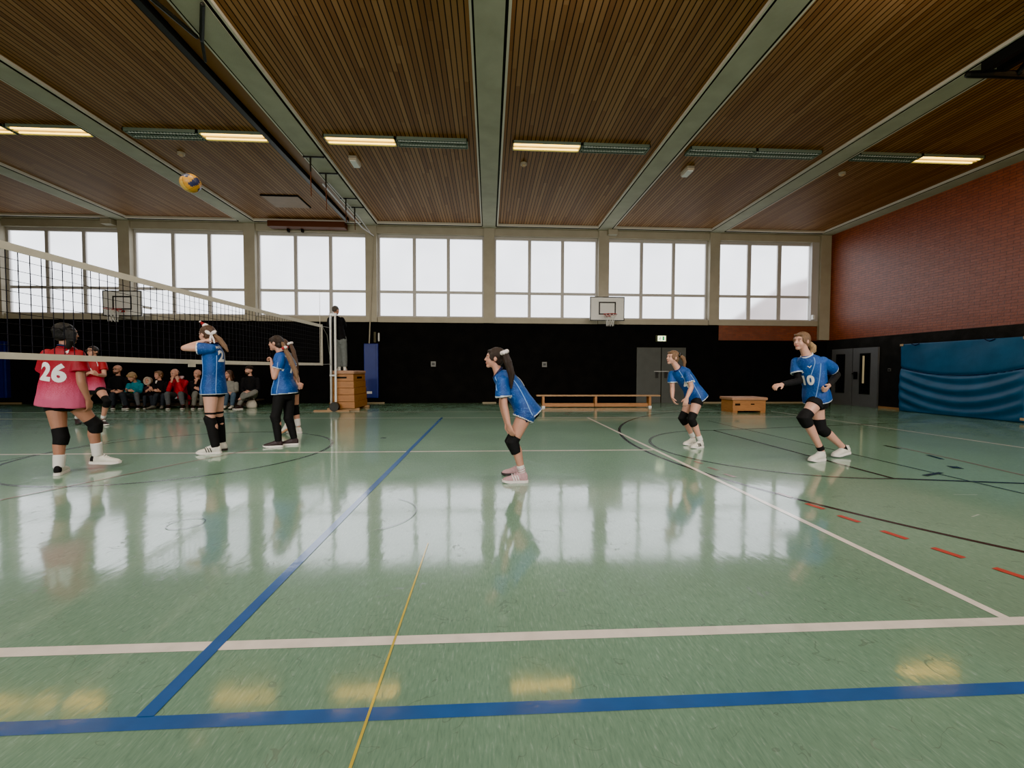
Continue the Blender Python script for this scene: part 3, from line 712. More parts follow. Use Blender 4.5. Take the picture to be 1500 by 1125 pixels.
# joint positions of every person, metres in the hall
J={}
J['A']=dict(head=(-4.528,4.8,1.507),neck=(-4.532,4.8,1.361),shL=(-4.751,4.83,1.28),shR=(-4.416,4.8,1.273),elL=(-4.935,4.98,1.011),wrL=(-5.004,5.15,0.858),tiL=(-5.043,5.22,0.814),elR=(-4.371,4.78,0.988),wrR=(-4.379,4.86,0.791),tiR=(-4.39,4.9,0.652),hipL=(-4.666,4.8,0.81),hipR=(-4.527,4.83,0.808),knL=(-4.597,4.78,0.4),anL=(-4.588,4.74,0.076),toL=(-4.686,4.92,-0.025),knR=(-4.429,4.98,0.506),anR=(-4.437,5.02,0.151),toR=(-4.292,5.1,0.062))
J['B']=dict(head=(-7.997,9,1.483),neck=(-7.969,9,1.304),shL=(-7.8,9,1.236),shR=(-8.102,9,1.235),elL=(-7.737,8.95,1.002),wrL=(-7.665,8.72,1.018),tiL=(-7.689,8.62,1.072),elR=(-8.115,8.95,1.001),wrR=(-7.842,8.72,1.044),tiR=(-7.681,8.64,1.098),hipL=(-7.892,9,0.738),hipR=(-8.05,9,0.738),knL=(-7.612,8.85,0.485),anL=(-7.786,8.95,0.146),toL=(-7.543,8.8,0.026),knR=(-8.111,8.9,0.455),anR=(-8.468,9.15,0.126),toR=(-8.295,9,-0.038))
J['C']=dict(head=(-3.811,5.95,1.602),neck=(-3.742,5.95,1.464),shL=(-3.666,5.8,1.402),shR=(-3.774,6.1,1.416),elL=(-3.935,5.7,1.404),wrL=(-3.779,5.83,1.502),tiL=(-3.692,5.9,1.553),elR=(-4.129,6.21,1.478),wrR=(-3.85,6.05,1.526),tiR=(-3.715,5.98,1.55),hipL=(-3.721,5.87,0.885),hipR=(-3.756,6.04,0.878),knL=(-3.724,5.85,0.483),anL=(-3.661,5.85,0.088),toL=(-3.902,5.8,0.016),knR=(-3.754,6.07,0.478),anR=(-3.721,6.08,0.113),toR=(-3.965,6.1,0.044))
J['D']=dict(head=(-3.126,6.4,1.516),neck=(-3.05,6.4,1.376),shL=(-2.979,6.25,1.311),shR=(-3.033,6.53,1.32),elL=(-3.069,6.23,1.017),wrL=(-3.104,6.23,1.213),tiL=(-3.147,6.3,1.312),elR=(-2.928,6.6,1.032),wrR=(-2.855,6.5,0.921),tiR=(-2.745,6.45,0.872),hipL=(-3.029,6.32,0.817),hipR=(-2.992,6.49,0.809),knL=(-3.092,6.3,0.451),anL=(-3.069,6.32,0.088),toL=(-3.281,6.28,0.007),knR=(-2.978,6.45,0.414),anR=(-2.921,6.49,0.1),toR=(-3.073,6.45,0.015))
J['E']=dict(head=(-3.609,7.6,1.553),neck=(-3.529,7.6,1.411),shL=(-3.415,7.45,1.335),shR=(-3.543,7.73,1.343),elL=(-3.317,7.48,1.09),wrL=(-3.375,7.45,0.937),tiL=(-3.444,7.45,0.879),elR=(-3.686,7.8,1.087),wrR=(-3.769,7.8,1.148),tiR=(-3.828,7.8,1.173),hipL=(-3.424,7.53,0.829),hipR=(-3.457,7.68,0.823),knL=(-3.462,7.5,0.404),anL=(-3.498,7.52,0.116),toL=(-3.686,7.5,0.025),knR=(-3.436,7.7,0.384),anR=(-3.392,7.7,0.128),toR=(-3.583,7.7,0.031))
J['F']=dict(head=(0.053,4.3,1.251),neck=(0.095,4.3,1.099),shL=(0.132,4.15,1.026),shR=(0.163,4.45,1.026),elL=(0.152,4.13,0.786),wrL=(0.191,4.095,0.609),tiL=(0.232,4.105,0.474),elR=(0.136,4.47,0.772),wrR=(0.188,4.49,0.566),tiR=(0.232,4.48,0.421),hipL=(0.375,4.22,0.723),hipR=(0.397,4.38,0.708),knL=(0.245,4.2,0.417),anL=(0.336,4.22,0.102),toL=(0.129,4.2,0.012),knR=(0.235,4.4,0.398),anR=(0.338,4.52,0.111),toR=(0.139,4.52,0.024))
J['G']=dict(head=(2.722,6.15,1.326),neck=(2.807,6.15,1.164),shL=(2.897,6.03,1.094),shR=(2.759,6.25,1.082),elL=(2.947,6,0.896),wrL=(2.854,5.95,0.74),tiL=(2.826,5.95,0.621),elR=(2.773,6.25,0.876),wrR=(2.753,6.2,0.734),tiR=(2.783,6.17,0.623),hipL=(3.107,6.09,0.761),hipR=(3.082,6.25,0.751),knL=(2.97,6.03,0.424),anL=(3.119,6.05,0.107),toL=(2.907,5.95,0.016),knR=(2.949,6.27,0.417),anR=(3.129,6.3,0.118),toR=(2.891,6.2,0.032))
J['H']=dict(head=(3.982,5.2,1.513),neck=(4.059,5.2,1.331),shL=(4.189,5.1,1.259),shR=(4.007,5.32,1.254),elL=(4.511,5.25,1.087),wrL=(4.194,5,0.954),tiL=(4.094,4.94,0.872),elR=(4.006,5.25,1.006),wrR=(3.706,5.15,0.965),tiR=(3.543,5.12,0.94),hipL=(4.164,5.12,0.785),hipR=(4.264,5.3,0.773),knL=(3.951,5.08,0.548),anL=(4.202,5.1,0.137),toL=(4.003,5.06,0.025),knR=(4.333,5.28,0.39),anR=(4.713,5.32,0.101),toR=(4.459,5.25,-0.01))
J['R']=dict(head=(-4.268,12.1,2.791),neck=(-4.288,12.1,2.611),shL=(-4.438,12.1,2.534),shR=(-4.102,12.1,2.537),elL=(-4.516,12.2,2.258),wrL=(-4.466,12.43,2.358),tiL=(-4.433,12.5,2.425),elR=(-4.069,12.22,2.36),wrR=(-4.261,12.45,2.46),tiR=(-4.342,12.52,2.526),hipL=(-4.22,12.1,1.985),hipR=(-4.089,12.1,1.985),knL=(-4.212,12.12,1.604),anL=(-4.19,12.1,1.202),toL=(-4.269,12.27,1.126),knR=(-4.062,12.12,1.605),anR=(-4.04,12.1,1.203),toR=(-4.078,12.27,1.126))
J['S1']=dict(head=(-10.83,12.95,1.115),neck=(-10.816,12.95,0.926),shL=(-10.609,12.95,0.826),shR=(-11.008,12.95,0.825),elL=(-10.477,12.85,0.551),wrL=(-10.433,12.59,0.504),tiL=(-10.47,12.5,0.49),elR=(-11.006,12.85,0.551),wrR=(-10.692,12.59,0.504),tiR=(-10.543,12.5,0.47),hipL=(-10.754,12.95,0.347),hipR=(-10.907,12.95,0.347),knL=(-10.324,12.5,0.412),anL=(-10.281,12.55,0.099),toL=(-10.084,12.35,0.001),knR=(-10.6,12.5,0.412),anR=(-10.632,12.55,0.099),toR=(-10.484,12.35,0.001))
J['S2']=dict(head=(-10.234,12.7,0.911),neck=(-10.248,12.83,0.75),shL=(-10.127,12.89,0.669),shR=(-10.42,12.83,0.671),elL=(-10.04,12.75,0.477),wrL=(-10.07,12.53,0.508),tiL=(-10.115,12.45,0.531),elR=(-10.416,12.75,0.497),wrR=(-10.255,12.53,0.507),tiR=(-10.207,12.45,0.55),hipL=(-10.22,12.95,0.326),hipR=(-10.354,12.95,0.326),knL=(-9.995,12.55,0.429),anL=(-9.98,12.59,0.095),toL=(-9.868,12.4,-0.004),knR=(-10.33,12.53,0.43),anR=(-10.337,12.55,0.099),toR=(-10.211,12.35,0.001))
J['S3']=dict(head=(-9.893,12.85,0.79),neck=(-9.935,12.9,0.629),shL=(-9.813,12.9,0.569),shR=(-10.061,12.9,0.569),elL=(-9.759,12.85,0.412),wrL=(-9.699,12.65,0.502),tiL=(-9.705,12.61,0.562),elR=(-10.045,12.85,0.412),wrR=(-9.812,12.65,0.482),tiR=(-9.742,12.61,0.543),hipL=(-9.934,12.95,0.286),hipR=(-10.03,12.95,0.286),knL=(-9.65,12.63,0.346),anL=(-9.653,12.65,0.07),toL=(-9.541,12.5,-0.014),knR=(-9.837,12.63,0.346),anR=(-9.859,12.65,0.07),toR=(-9.763,12.5,-0.014))
J['S4']=dict(head=(-9.688,12.95,0.958),neck=(-9.654,12.95,0.788),shL=(-9.483,12.95,0.708),shR=(-9.809,12.95,0.708),elL=(-9.376,12.85,0.472),wrL=(-9.414,12.62,0.503),tiL=(-9.455,12.55,0.526),elR=(-9.762,12.83,0.473),wrR=(-9.578,12.59,0.524),tiR=(-9.587,12.53,0.585),hipL=(-9.568,12.95,0.326),hipR=(-9.722,12.95,0.326),knL=(-9.238,12.53,0.391),anL=(-9.326,12.59,0.094),toL=(-9.225,12.4,-0.006),knR=(-9.443,12.53,0.391),anR=(-9.539,12.55,0.098),toR=(-9.575,12.4,-0.005))
J['S5']=dict(head=(-9.112,12.79,1.011),neck=(-9.09,12.89,0.851),shL=(-8.922,12.95,0.749),shR=(-9.308,12.95,0.749),elL=(-8.813,12.62,0.523),wrL=(-8.92,12.62,0.817),tiL=(-8.968,12.64,0.993),elR=(-9.17,12.62,0.523),wrR=(-9.07,12.62,0.817),tiR=(-9.062,12.64,0.993),hipL=(-8.989,12.95,0.346),hipR=(-9.163,12.95,0.346),knL=(-8.743,12.49,0.433),anL=(-8.714,12.52,0.119),toL=(-8.6,12.3,0.022),knR=(-9.115,12.49,0.432),anR=(-9.106,12.52,0.119),toR=(-8.986,12.3,0.022))
J['S6']=dict(head=(-8.535,12.87,1.002),neck=(-8.559,12.93,0.831),shL=(-8.4,12.95,0.73),shR=(-8.749,12.95,0.729),elL=(-8.294,12.75,0.498),wrL=(-8.341,12.62,0.543),tiL=(-8.377,12.59,0.584),elR=(-8.528,12.7,0.5),wrR=(-8.432,12.65,0.778),tiR=(-8.411,12.68,0.896),hipL=(-8.504,12.95,0.346),hipR=(-8.66,12.95,0.346),knL=(-8.171,12.53,0.43),anL=(-8.241,12.57,0.095),toL=(-8.175,12.38,-0.006),knR=(-8.364,12.51,0.451),anR=(-8.435,12.55,0.097),toR=(-8.34,12.35,-0.003))
J['S7']=dict(head=(-7.694,12.95,0.984),neck=(-7.658,12.95,0.792),shL=(-7.484,12.95,0.711),shR=(-7.816,12.95,0.711),elL=(-7.41,12.85,0.493),wrL=(-7.418,12.63,0.445),tiL=(-7.459,12.57,0.428),elR=(-7.798,12.85,0.493),wrR=(-7.59,12.63,0.445),tiR=(-7.485,12.55,0.429),hipL=(-7.569,12.95,0.326),hipR=(-7.725,12.95,0.326),knL=(-7.322,12.53,0.411),anL=(-7.377,12.55,0.095),toL=(-7.348,12.37,-0.006),knR=(-7.511,12.53,0.411),anR=(-7.567,12.55,0.095),toR=(-7.517,12.37,-0.006))
J['S8']=dict(head=(-7.105,12.95,1.107),neck=(-7.078,12.95,0.925),shL=(-6.873,12.95,0.834),shR=(-7.266,12.95,0.833),elL=(-6.786,12.85,0.554),wrL=(-6.915,12.62,0.485),tiL=(-6.961,12.53,0.47),elR=(-7.254,12.85,0.554),wrR=(-7.068,12.62,0.465),tiR=(-6.961,12.53,0.431),hipL=(-6.999,12.95,0.346),hipR=(-7.156,12.95,0.346),knL=(-6.713,12.53,0.49),anL=(-7.055,12.39,0.302),toL=(-7.119,12.27,0.176),knR=(-7.021,12.5,0.413),anR=(-7.13,12.45,0.103),toR=(-7.133,12.29,0.001))
J['A']["pony"]=[(-4.444,4.72,1.558),(-4.404,4.72,1.508),(-4.407,4.72,1.429),(-4.436,4.72,1.357)]
J['A']["ponyr"]=[0.035, 0.045, 0.04, 0.02]
J['C']["pony"]=[(-3.691,5.9,1.599),(-3.612,5.9,1.526),(-3.552,5.9,1.444),(-3.509,5.9,1.371)]
J['C']["ponyr"]=[0.026, 0.032, 0.03, 0.01]
J['D']["pony"]=[(-2.93,6.25,1.439),(-2.856,6.25,1.283),(-2.782,6.25,1.096),(-2.745,6.25,0.949)]
J['D']["ponyr"]=[0.028, 0.036, 0.034, 0.012]
J['E']["pony"]=[(-3.423,7.5,1.583),(-3.368,7.5,1.443),(-3.325,7.5,1.208),(-3.305,7.5,0.96)]
J['E']["ponyr"]=[0.028, 0.036, 0.04, 0.014]
J['F']["pony"]=[(0.15,4.1,1.306),(0.183,4.1,1.213),(0.217,4.1,1.094),(0.217,4.1,0.961)]
J['F']["ponyr"]=[0.03, 0.04, 0.036, 0.012]
J['G']["pony"]=[(2.811,6.12,1.366),(2.874,6.12,1.316),(2.896,6.12,1.256),(2.887,6.12,1.175)]
J['G']["ponyr"]=[0.025, 0.032, 0.026, 0.01]
J['H']["pony"]=[(4.092,5.2,1.488),(4.138,5.2,1.444),(4.14,5.2,1.392),(4.095,5.2,1.348)]
J['H']["ponyr"]=[0.03, 0.04, 0.036, 0.02]
# ------------------------------------------------------------------ people
SK = {}
def skin(name, col):
    m = mat(name, col, .5, .4, var=.06, vscale=14)
    b = m.node_tree.nodes['Principled BSDF']; b.inputs['Subsurface Weight'].default_value = .08
    b.inputs['Subsurface Radius'].default_value = (.02, .008, .004)
    return m
SK['light'] = skin('skin_light', (.45, .222, .150)); SK['tan'] = skin('skin_tanned', (.32, .145, .088)); SK['pale'] = skin('skin_pale', (.52, .272, .195))
LIP = mat('lip_skin', (.36, .11, .09), .45, .4); BROW = mat('brow_hair', (.09, .048, .03), .8, .2)
EYEW = mat('eye_white', (.34, .30, .27), .3, .5); IRIS = mat('eye_iris', (.03, .02, .015), .2, .5)
def hairmat(n, c): return mat(n, c, .45, .35, var=.35, vscale=30, stretch=(6, 6, 1), bump=.5, bscale=70)
HR = dict(dark=hairmat('hair_dark_brown', (.018, .010, .007)), brown=hairmat('hair_brown', (.06, .03, .017)), lbrown=hairmat('hair_light_brown', (.15, .082, .042)),
          blond=hairmat('hair_blond', (.30, .19, .09)), black=hairmat('hair_black', (.0045, .0038, .0035)), grey=hairmat('hair_grey', (.06, .05, .042)))

def jersey_blue():
    m, nt, b = newmat('blue_jersey'); tc = nd(nt, 'ShaderNodeTexCoord')
    n = nd(nt, 'ShaderNodeTexNoise', i_Scale=9, i_Detail=2, i_Distortion=2.2); nt.links.new(tc.outputs['Object'], n.inputs['Vector'])
    s = nd(nt, 'ShaderNodeMath', operation='SUBTRACT', i_1=.5); nt.links.new(n.outputs[0], s.inputs[0])
    a = nd(nt, 'ShaderNodeMath', operation='ABSOLUTE'); nt.links.new(s.outputs[0], a.inputs[0])
    r = nd(nt, 'ShaderNodeMapRange', i_1=0, i_2=.022, i_3=.42, i_4=0); nt.links.new(a.outputs[0], r.inputs[0])
    n2 = nd(nt, 'ShaderNodeTexNoise', i_Scale=4, i_Detail=2); nt.links.new(tc.outputs['Object'], n2.inputs['Vector'])
    rp = nd(nt, 'ShaderNodeValToRGB'); rp.color_ramp.elements[0].position = .35; rp.color_ramp.elements[0].color = (.0015, .028, .15, 1); rp.color_ramp.elements[1].position = .7; rp.color_ramp.elements[1].color = (.0025, .060, .265, 1)
    nt.links.new(n2.outputs[0], rp.inputs[0])
    mx = nd(nt, 'ShaderNodeMix', data_type='RGBA'); mx.inputs[7].default_value = (.06, .19, .46, 1)
    nt.links.new(r.outputs[0], mx.inputs[0]); nt.links.new(rp.outputs[0], mx.inputs[6]); nt.links.new(mx.outputs[2], b.inputs['Base Color'])
    b.inputs['Roughness'].default_value = .6; b.inputs['Specular IOR Level'].default_value = .3
    return m
def jersey_red(name, z0, z1):
    m, nt, b = newmat(name); tc = nd(nt, 'ShaderNodeTexCoord'); sp = nd(nt, 'ShaderNodeSeparateXYZ'); nt.links.new(tc.outputs['Object'], sp.inputs[0])
    mr = nd(nt, 'ShaderNodeMapRange', i_1=z0, i_2=z1); nt.links.new(sp.outputs[2], mr.inputs[0])
    n = nd(nt, 'ShaderNodeTexNoise', i_Scale=120, i_Detail=2); nt.links.new(tc.outputs['Object'], n.inputs['Vector'])
    ad = nd(nt, 'ShaderNodeMath', operation='MULTIPLY_ADD', i_1=.7, i_2=-.35); nt.links.new(n.outputs[0], ad.inputs[0])
    a2 = nd(nt, 'ShaderNodeMath', operation='ADD'); nt.links.new(ad.outputs[0], a2.inputs[0]); nt.links.new(mr.outputs[0], a2.inputs[1])
    rp = nd(nt, 'ShaderNodeValToRGB'); e = rp.color_ramp.elements
    e[0].position = .05; e[0].color = (.46, .07, .15, 1); e[1].position = .8; e[1].color = (.25, .001, .010, 1); q = e.new(.42); q.color = (.33, .006, .034, 1)
    nt.links.new(a2.outputs[0], rp.inputs[0]); nt.links.new(rp.outputs[0], b.inputs['Base Color']); b.inputs['Roughness'].default_value = .6; b.inputs['Specular IOR Level'].default_value = .3
    return m
M['jblue'] = jersey_blue()
M['trimwhite'] = mat('jersey_white_trim', (.62, .66, .70), .6, .3)
M['numwhite'] = mat('number_white', (.70, .68, .66), .6, .3)
M['piping'] = mat('pale_blue_piping', (.16, .32, .62), .6, .3)
M['blackcloth'] = mat('black_cloth', (.008, .008, .009), .85, .2, bump=.2, bscale=60)
M['collar'] = mat('navy_collar', (.006, .012, .05), .7, .3)
M['sockw'] = mat('white_sock', (.62, .60, .57), .9, .1, bump=.2, bscale=120)
M['shoew'] = mat('white_shoe', (.60, .57, .50), .55, .4, var=.06, vscale=25)
M['shoepink'] = mat('pink_mesh_shoe', (.44, .26, .27), .7, .3, var=.12, vscale=40)
M['shoeblack'] = mat('black_shoe', (.02, .010, .012), .6, .4)
M['solew'] = mat('white_rubber', (.66, .62, .58), .6, .4); M['soled'] = mat('dark_rubber', (.03, .025, .025), .6, .3); M['soleb'] = mat('orange_brown_sole', (.40, .19, .09), .6, .3)
M['scrunch'] = mat('white_scrunchie', (.68, .60, .57), .8, .2, bump=.4, bscale=60)
M['scrunchred'] = mat('red_scrunchie', (.30, .02, .025), .8, .2)
cloth = lambda n, c, b=.25: mat(n, c, .85, .2, var=.15, vscale=18, bump=b, bscale=35)
M['jacketblack'] = cloth('black_jacket', (.008, .008, .010)); M['teal'] = cloth('teal_hoodie', (.010, .155, .20)); M['redjacket'] = cloth('red_jacket', (.33, .012, .025))
M['greysweater'] = cloth('grey_sweater', (.20, .195, .17)); M['jeans'] = cloth('blue_jeans', (.055, .085, .12)); M['greyjeans'] = cloth('grey_jeans', (.075, .08, .088)); M['greytrousers'] = cloth('grey_trousers', (.14, .135, .12))
M['darkjeans'] = cloth('dark_jeans', (.022, .026, .034)); M['fur'] = mat('cream_fur', (.38, .31, .25), .95, .1, var=.3, vscale=60, bump=.9, bscale=80); M['kidpurple'] = cloth('dark_plum_coat', (.03, .015, .022)); M['greyref'] = cloth('grey_flannel', (.125, .135, .13))
M['greyjersey'] = cloth('grey_blue_jersey', (.13, .15, .18)); M['greengreen'] = cloth('green_panel', (.05, .24, .04))

tmpo = bpy.data.objects.new('remesh_work', bpy.data.meshes.new('remesh_work'))
def voxmesh(bm, vox, it=3):
    """union of overlapping closed shapes -> one continuous mesh"""
    me = bpy.data.meshes.new('src'); recalc(bm); bm.to_mesh(me); bm.free()
    tmpo.data = me; tmpo.modifiers.clear()
    if tmpo.name not in C.objects: C.objects.link(tmpo)
    r = tmpo.modifiers.new('r', 'REMESH'); r.mode = 'VOXEL'; r.voxel_size = vox
    s = tmpo.modifiers.new('s', 'SMOOTH'); s.factor = .5; s.iterations = it
    dg = bpy.context.evaluated_depsgraph_get(); dg.update()
    out = bpy.data.meshes.new_from_object(tmpo.evaluated_get(dg))
    out.materials.clear()
    return out

def folds(me, amp, scale=7.0, seed=0):
    n = len(me.vertices); co_ = np.empty(n * 3, np.float32); me.vertices.foreach_get('co', co_); no = np.empty(n * 3, np.float32); me.vertices.foreach_get('normal', no)
    co_ = co_.reshape(-1, 3); no = no.reshape(-1, 3); d = np.empty(n, np.float32)
    for i in range(n):
        p = co_[i]; d[i] = mnoise.noise(V((p[0] * scale + seed, p[1] * scale, p[2] * scale * .55))) + .5 * mnoise.noise(V((p[0] * scale * 2.3, p[1] * scale * 2.3 + seed, p[2] * scale * 1.2)))
    co_ += no * (d * amp)[:, None]; me.vertices.foreach_set('co', co_.ravel()); me.update()

def part(name, me, mats, parent, zone=None, smooth=True):
    org = world(parent); me.name = name
    n = len(me.vertices); a = np.empty(n * 3, np.float32); me.vertices.foreach_get('co', a)
    me.vertices.foreach_set('co', (a.reshape(-1, 3) - np.array(org, np.float32)).ravel()); me.update()
    for m in mats: me.materials.append(m)
    me.polygons.foreach_set('use_smooth', [smooth] * len(me.polygons))
    if zone:
        c = np.empty(len(me.polygons) * 3, np.float32); me.polygons.foreach_get('center', c)
        me.polygons.foreach_set('material_index', zone(c.reshape(-1, 3) + np.array(org, np.float32)).astype(np.int32))
    o = bpy.data.objects.new(name, me); C.objects.link(o); o.parent = parent
    return o

def lerp(a, b, t): return a + (b - a) * t
Z = V((0, 0, 1))
def interp(T, t):
    for a, b in zip(T, T[1:]):
        if t <= b[0]:
            q = max(0, (t - a[0]) / (b[0] - a[0])); return [lerp(a[i], b[i], q) for i in range(1, len(a))]
    return list(T[-1][1:])

class Fig:
    def __init__(s, key, label, k, face, group=None, floor=0.0, vox=.0065, skin='light', headk=1.0, headup=None):
        s.j = {n: (V(p) if isinstance(p, tuple) else ([V(q) for q in p] if n == "pony" else p)) for n, p in J[key].items()}; s.k = k; s.vox = vox; s.floor = floor; s.skin = SK[skin]
        j = s.j; s.P = (j['hipL'] + j['hipR']) / 2; s.N = j['neck']; s.up = (s.N - s.P); s.L = s.up.length; s.up.normalize()
        s.latp = (j['hipL'] - j['hipR']).normalized(); s.latc = (j['shL'] - j['shR']).normalized()
        s.fh = V(face).normalized(); h = j['head']
        uh = (Z * .75 + (h - s.N).normalized() * .25) if headup is None else V(headup)
        s.lh = uh.cross(s.fh).normalized(); s.uh = s.fh.cross(s.lh).normalized(); s.h = h; s.hk = k * headk
        s.root = empty('person', (s.P.x, s.P.y, floor), label, 'person', group)
    def ax(s, t):
        l = lerp(s.latp, s.latc, max(0, min(1, t))); l = (l - s.up * l.dot(s.up)).normalized(); return l, l.cross(s.up).normalized()
    def pt(s, t, a=0, b=0):
        l, f = s.ax(t); return s.P + s.up * (s.L * t) - f * (.03 * s.k * math.sin(PI * max(0, min(1, t)))) * s.bow + l * a + f * b
    bow = .3
    def torso(s, bm, T, n=20):
        secs = []
        for t, w_, d_ in T:
            l, f = s.ax(t); secs.append((s.pt(t), l * w_ * s.k, f * d_ * s.k))
        loft(bm, secs, n)
    def hp(s, f, l, u): return s.h + (s.fh * f + s.lh * l + s.uh * u) * s.hk
    def headprims(s, bm):
        ax = (s.fh, s.lh, s.uh); k = s.hk; E_ = lambda f, l, u, r: ell(bm, s.hp(f, l, u), ax, [q * k for q in r])
        E_(-.010, 0, .022, (.094, .076, .088)); E_(.026, 0, -.030, (.060, .056, .070)); E_(.060, 0, -.086, (.024, .027, .021))
        E_(.034, .028, -.03, (.046, .030, .042)); E_(.034, -.028, -.03, (.046, .030, .042)); E_(.070, 0, .030, (.018, .046, .012))
        E_(.080, 0, -.055, (.013, .022, .011))
        limb(bm, [s.hp(.082, 0, .016), s.hp(.093, 0, -.008), s.hp(.098, 0, -.020)], [.008 * k, .010 * k, .0125 * k], 10)
        for q in (1, -1): E_(-.010, q * .075, -.006, (.020, .009, .031))
        limb(bm, [s.N - s.up * .02, lerp(s.N, s.hp(-.015, 0, -.06), .55), s.hp(-.012, 0, -.04)], [.056 * s.k, .047 * s.k, .048 * s.k], 14)
    def hand(s, bm, sd, curl=.35, n0=None):
        j = s.j; w_ = j['wr' + sd]; d = (j['ti' + sd] - w_).normalized(); k = s.k * .95
        n = V(n0) if n0 else (s.P + s.up * .15 - w_); n = n - d * n.dot(d)
        if n.length < 1e-3: n = V((0, 0, -1)) - d * d.dot(V((0, 0, -1)))
        n.normalize(); side = d.cross(n) * (1 if sd == 'R' else -1)
        loft(bm, [(w_ - d * .02 * k, side * .026 * k, n * .020 * k), (w_ + d * .02 * k, side * .033 * k, n * .019 * k), (w_ + d * .055 * k, side * .041 * k, n * .017 * k), (w_ + d * .09 * k, side * .042 * k, n * .014 * k), (w_ + d * .097 * k, side * .035 * k, n * .010 * k)], 14)
        for o_, ln in ((.031, .068), (.0105, .078), (-.0105, .072), (-.031, .056)):
            b = w_ + (d * .088 + side * o_) * k; a = curl; pts = [b]; dd = d + side * o_ * 2.2
            for q in (.45, .32, .23):
                dd = (d * math.cos(a) + n * math.sin(a) + side * o_ * 2.2).normalized(); pts.append(pts[-1] + dd * ln * q * k); a += curl * 1.1
            limb(bm, pts, [.0098 * k, .0094 * k, .0088 * k, .0078 * k], 8)
        b = w_ + (d * .028 + side * .030) * k; d1 = (d * .62 + side * .68 + n * .32).normalized(); d2 = (d * .85 + side * .3 + n * .42).normalized()
        limb(bm, [b - d1 * .015 * k, b + d1 * .034 * k, b + d1 * .034 * k + d2 * .036 * k], [.014 * k, .0115 * k, .009 * k], 8)
    def body(s, curlL=.35, curlR=.35, nL=None, nR=None, arms=1.0):
        j = s.j; k = s.k; bm = BM()
        s.torso(bm, [(-.20, .095, .08), (-.08, .150, .102), (.06, .152, .104), (.3, .122, .09), (.6, .138, .098), (.82, .146, .096), (.95, .10, .075), (1.03, .052, .052)])
        s.headprims(bm)
        for sd in 'LR':
            hp_, kn, an, to = j['hip' + sd], j['kn' + sd], j['an' + sd], j['to' + sd]
            limb(bm, [hp_, lerp(hp_, kn, .35), lerp(hp_, kn, .8), kn], [.086 * k, .080 * k, .060 * k, .053 * k], 16)
            cb_ = (lerp(hp_, an, .5) - kn); cb_ = cb_.normalized() * .012 * k if cb_.length > .01 else V()
            limb(bm, [kn, lerp(kn, an, .3) + cb_, lerp(kn, an, .65) + cb_ * .4, an], [.052 * k, .054 * k, .042 * k, .034 * k], 14)
            limb(bm, [an, an + (an - kn).normalized() * .03 * k], [.033 * k, .026 * k], 10)
            sh, el, wr_ = j['sh' + sd], j['el' + sd], j['wr' + sd]
            limb(bm, [sh, lerp(sh, el, .4), el], [.050 * k * arms, .043 * k * arms, .036 * k * arms], 14)
            limb(bm, [el, lerp(el, wr_, .35), wr_], [.036 * k * arms, .037 * k * arms, .025 * k], 12)
            s.hand(bm, sd, curlL if sd == 'L' else curlR, nL if sd == 'L' else nR)
        me = voxmesh(bm, s.vox, 3); kk = s.hk
        h = np.array(s.h); F, Lh, U = (np.array(q) for q in (s.fh, s.lh, s.uh))
        def zone(c):
            d = (c - h) / kk; f, l, u = d @ F, d @ Lh, d @ U; z = np.zeros(len(c))
            z[(np.abs(l) < .023 - .25 * np.abs(u + .055)) & (np.abs(u + .055) < .0085) & (f > .06)] = 1
            z[(np.abs(np.abs(l) - .031) < .015) & (np.abs(u - .027) < .0042) & (f > .05) & (f < .11)] = 2
            return z
        s.b = part('body', me, [s.skin, LIP, BROW], s.root, zone)
        for q in (1, -1):
            bm = BM(); ell(bm, s.hp(.0725, q * .031, .008), (s.fh, s.lh, s.uh), [.0115 * kk, .0115 * kk, .0055 * kk], 12, 8, 0)
            ell(bm, s.hp(.0805, q * .031, .008), (s.fh, s.lh, s.uh), [.0050 * kk, .0075 * kk, .0056 * kk], 10, 6, 1)
            obj('eye', bm, [EYEW, IRIS], s.root, smooth=True)
        return s
    def cloth_torso(s, name, T, mats, sleeve=.55, sr=(.064, .074), hem=0, fold=.006, vox=.009, extra=None, cuff=0, seed=1, drape=0, dr=.112):
        j = s.j; k = s.k; bm = BM(); s.torso(bm, T, 24)
        for sd in 'LR':
            sh, el, wr_ = j['sh' + sd], j['el' + sd], j['wr' + sd]
            ell(bm, sh, AX, [sr[0] * k * .90] * 3)
            if sleeve <= 1: e = lerp(sh, el, sleeve); limb(bm, [sh, lerp(sh, e, .5), e], [sr[0] * k * .90, lerp(sr[0], sr[1], .5) * k, sr[1] * k], 16, False)
            else:
                limb(bm, [sh, lerp(sh, el, .5), el], [sr[0] * k, sr[0] * k, sr[1] * k], 14); e = lerp(el, wr_, sleeve - 1)
                limb(bm, [el, lerp(el, e, .5), e], [sr[1] * k, sr[1] * k * .98, sr[1] * k * .82], 14, False)
        if extra: extra(bm)
        dends = []
        if drape:
            for sd in 'LR':
                a_, b_ = j['hip' + sd], lerp(j['hip' + sd], j['kn' + sd], drape); limb(bm, [a_, lerp(a_, b_, .5), b_], [dr * k, dr * k, dr * 1.03 * k], 20, False); dends.append((np.array(b_), np.array((b_ - a_).normalized())))
        me = voxmesh(bm, vox, 2)
        if fold: folds(me, fold, 7, seed)
        Pn, un = np.array(s.P), np.array(s.up); zt = (T[0][0] * s.L)
        ends = []
        if cuff and sleeve <= 1:
            for sd in 'LR':
                sh, el = j['sh' + sd], j['el' + sd]; d = (el - sh).normalized(); ends.append((np.array(lerp(sh, el, sleeve)), np.array(d)))
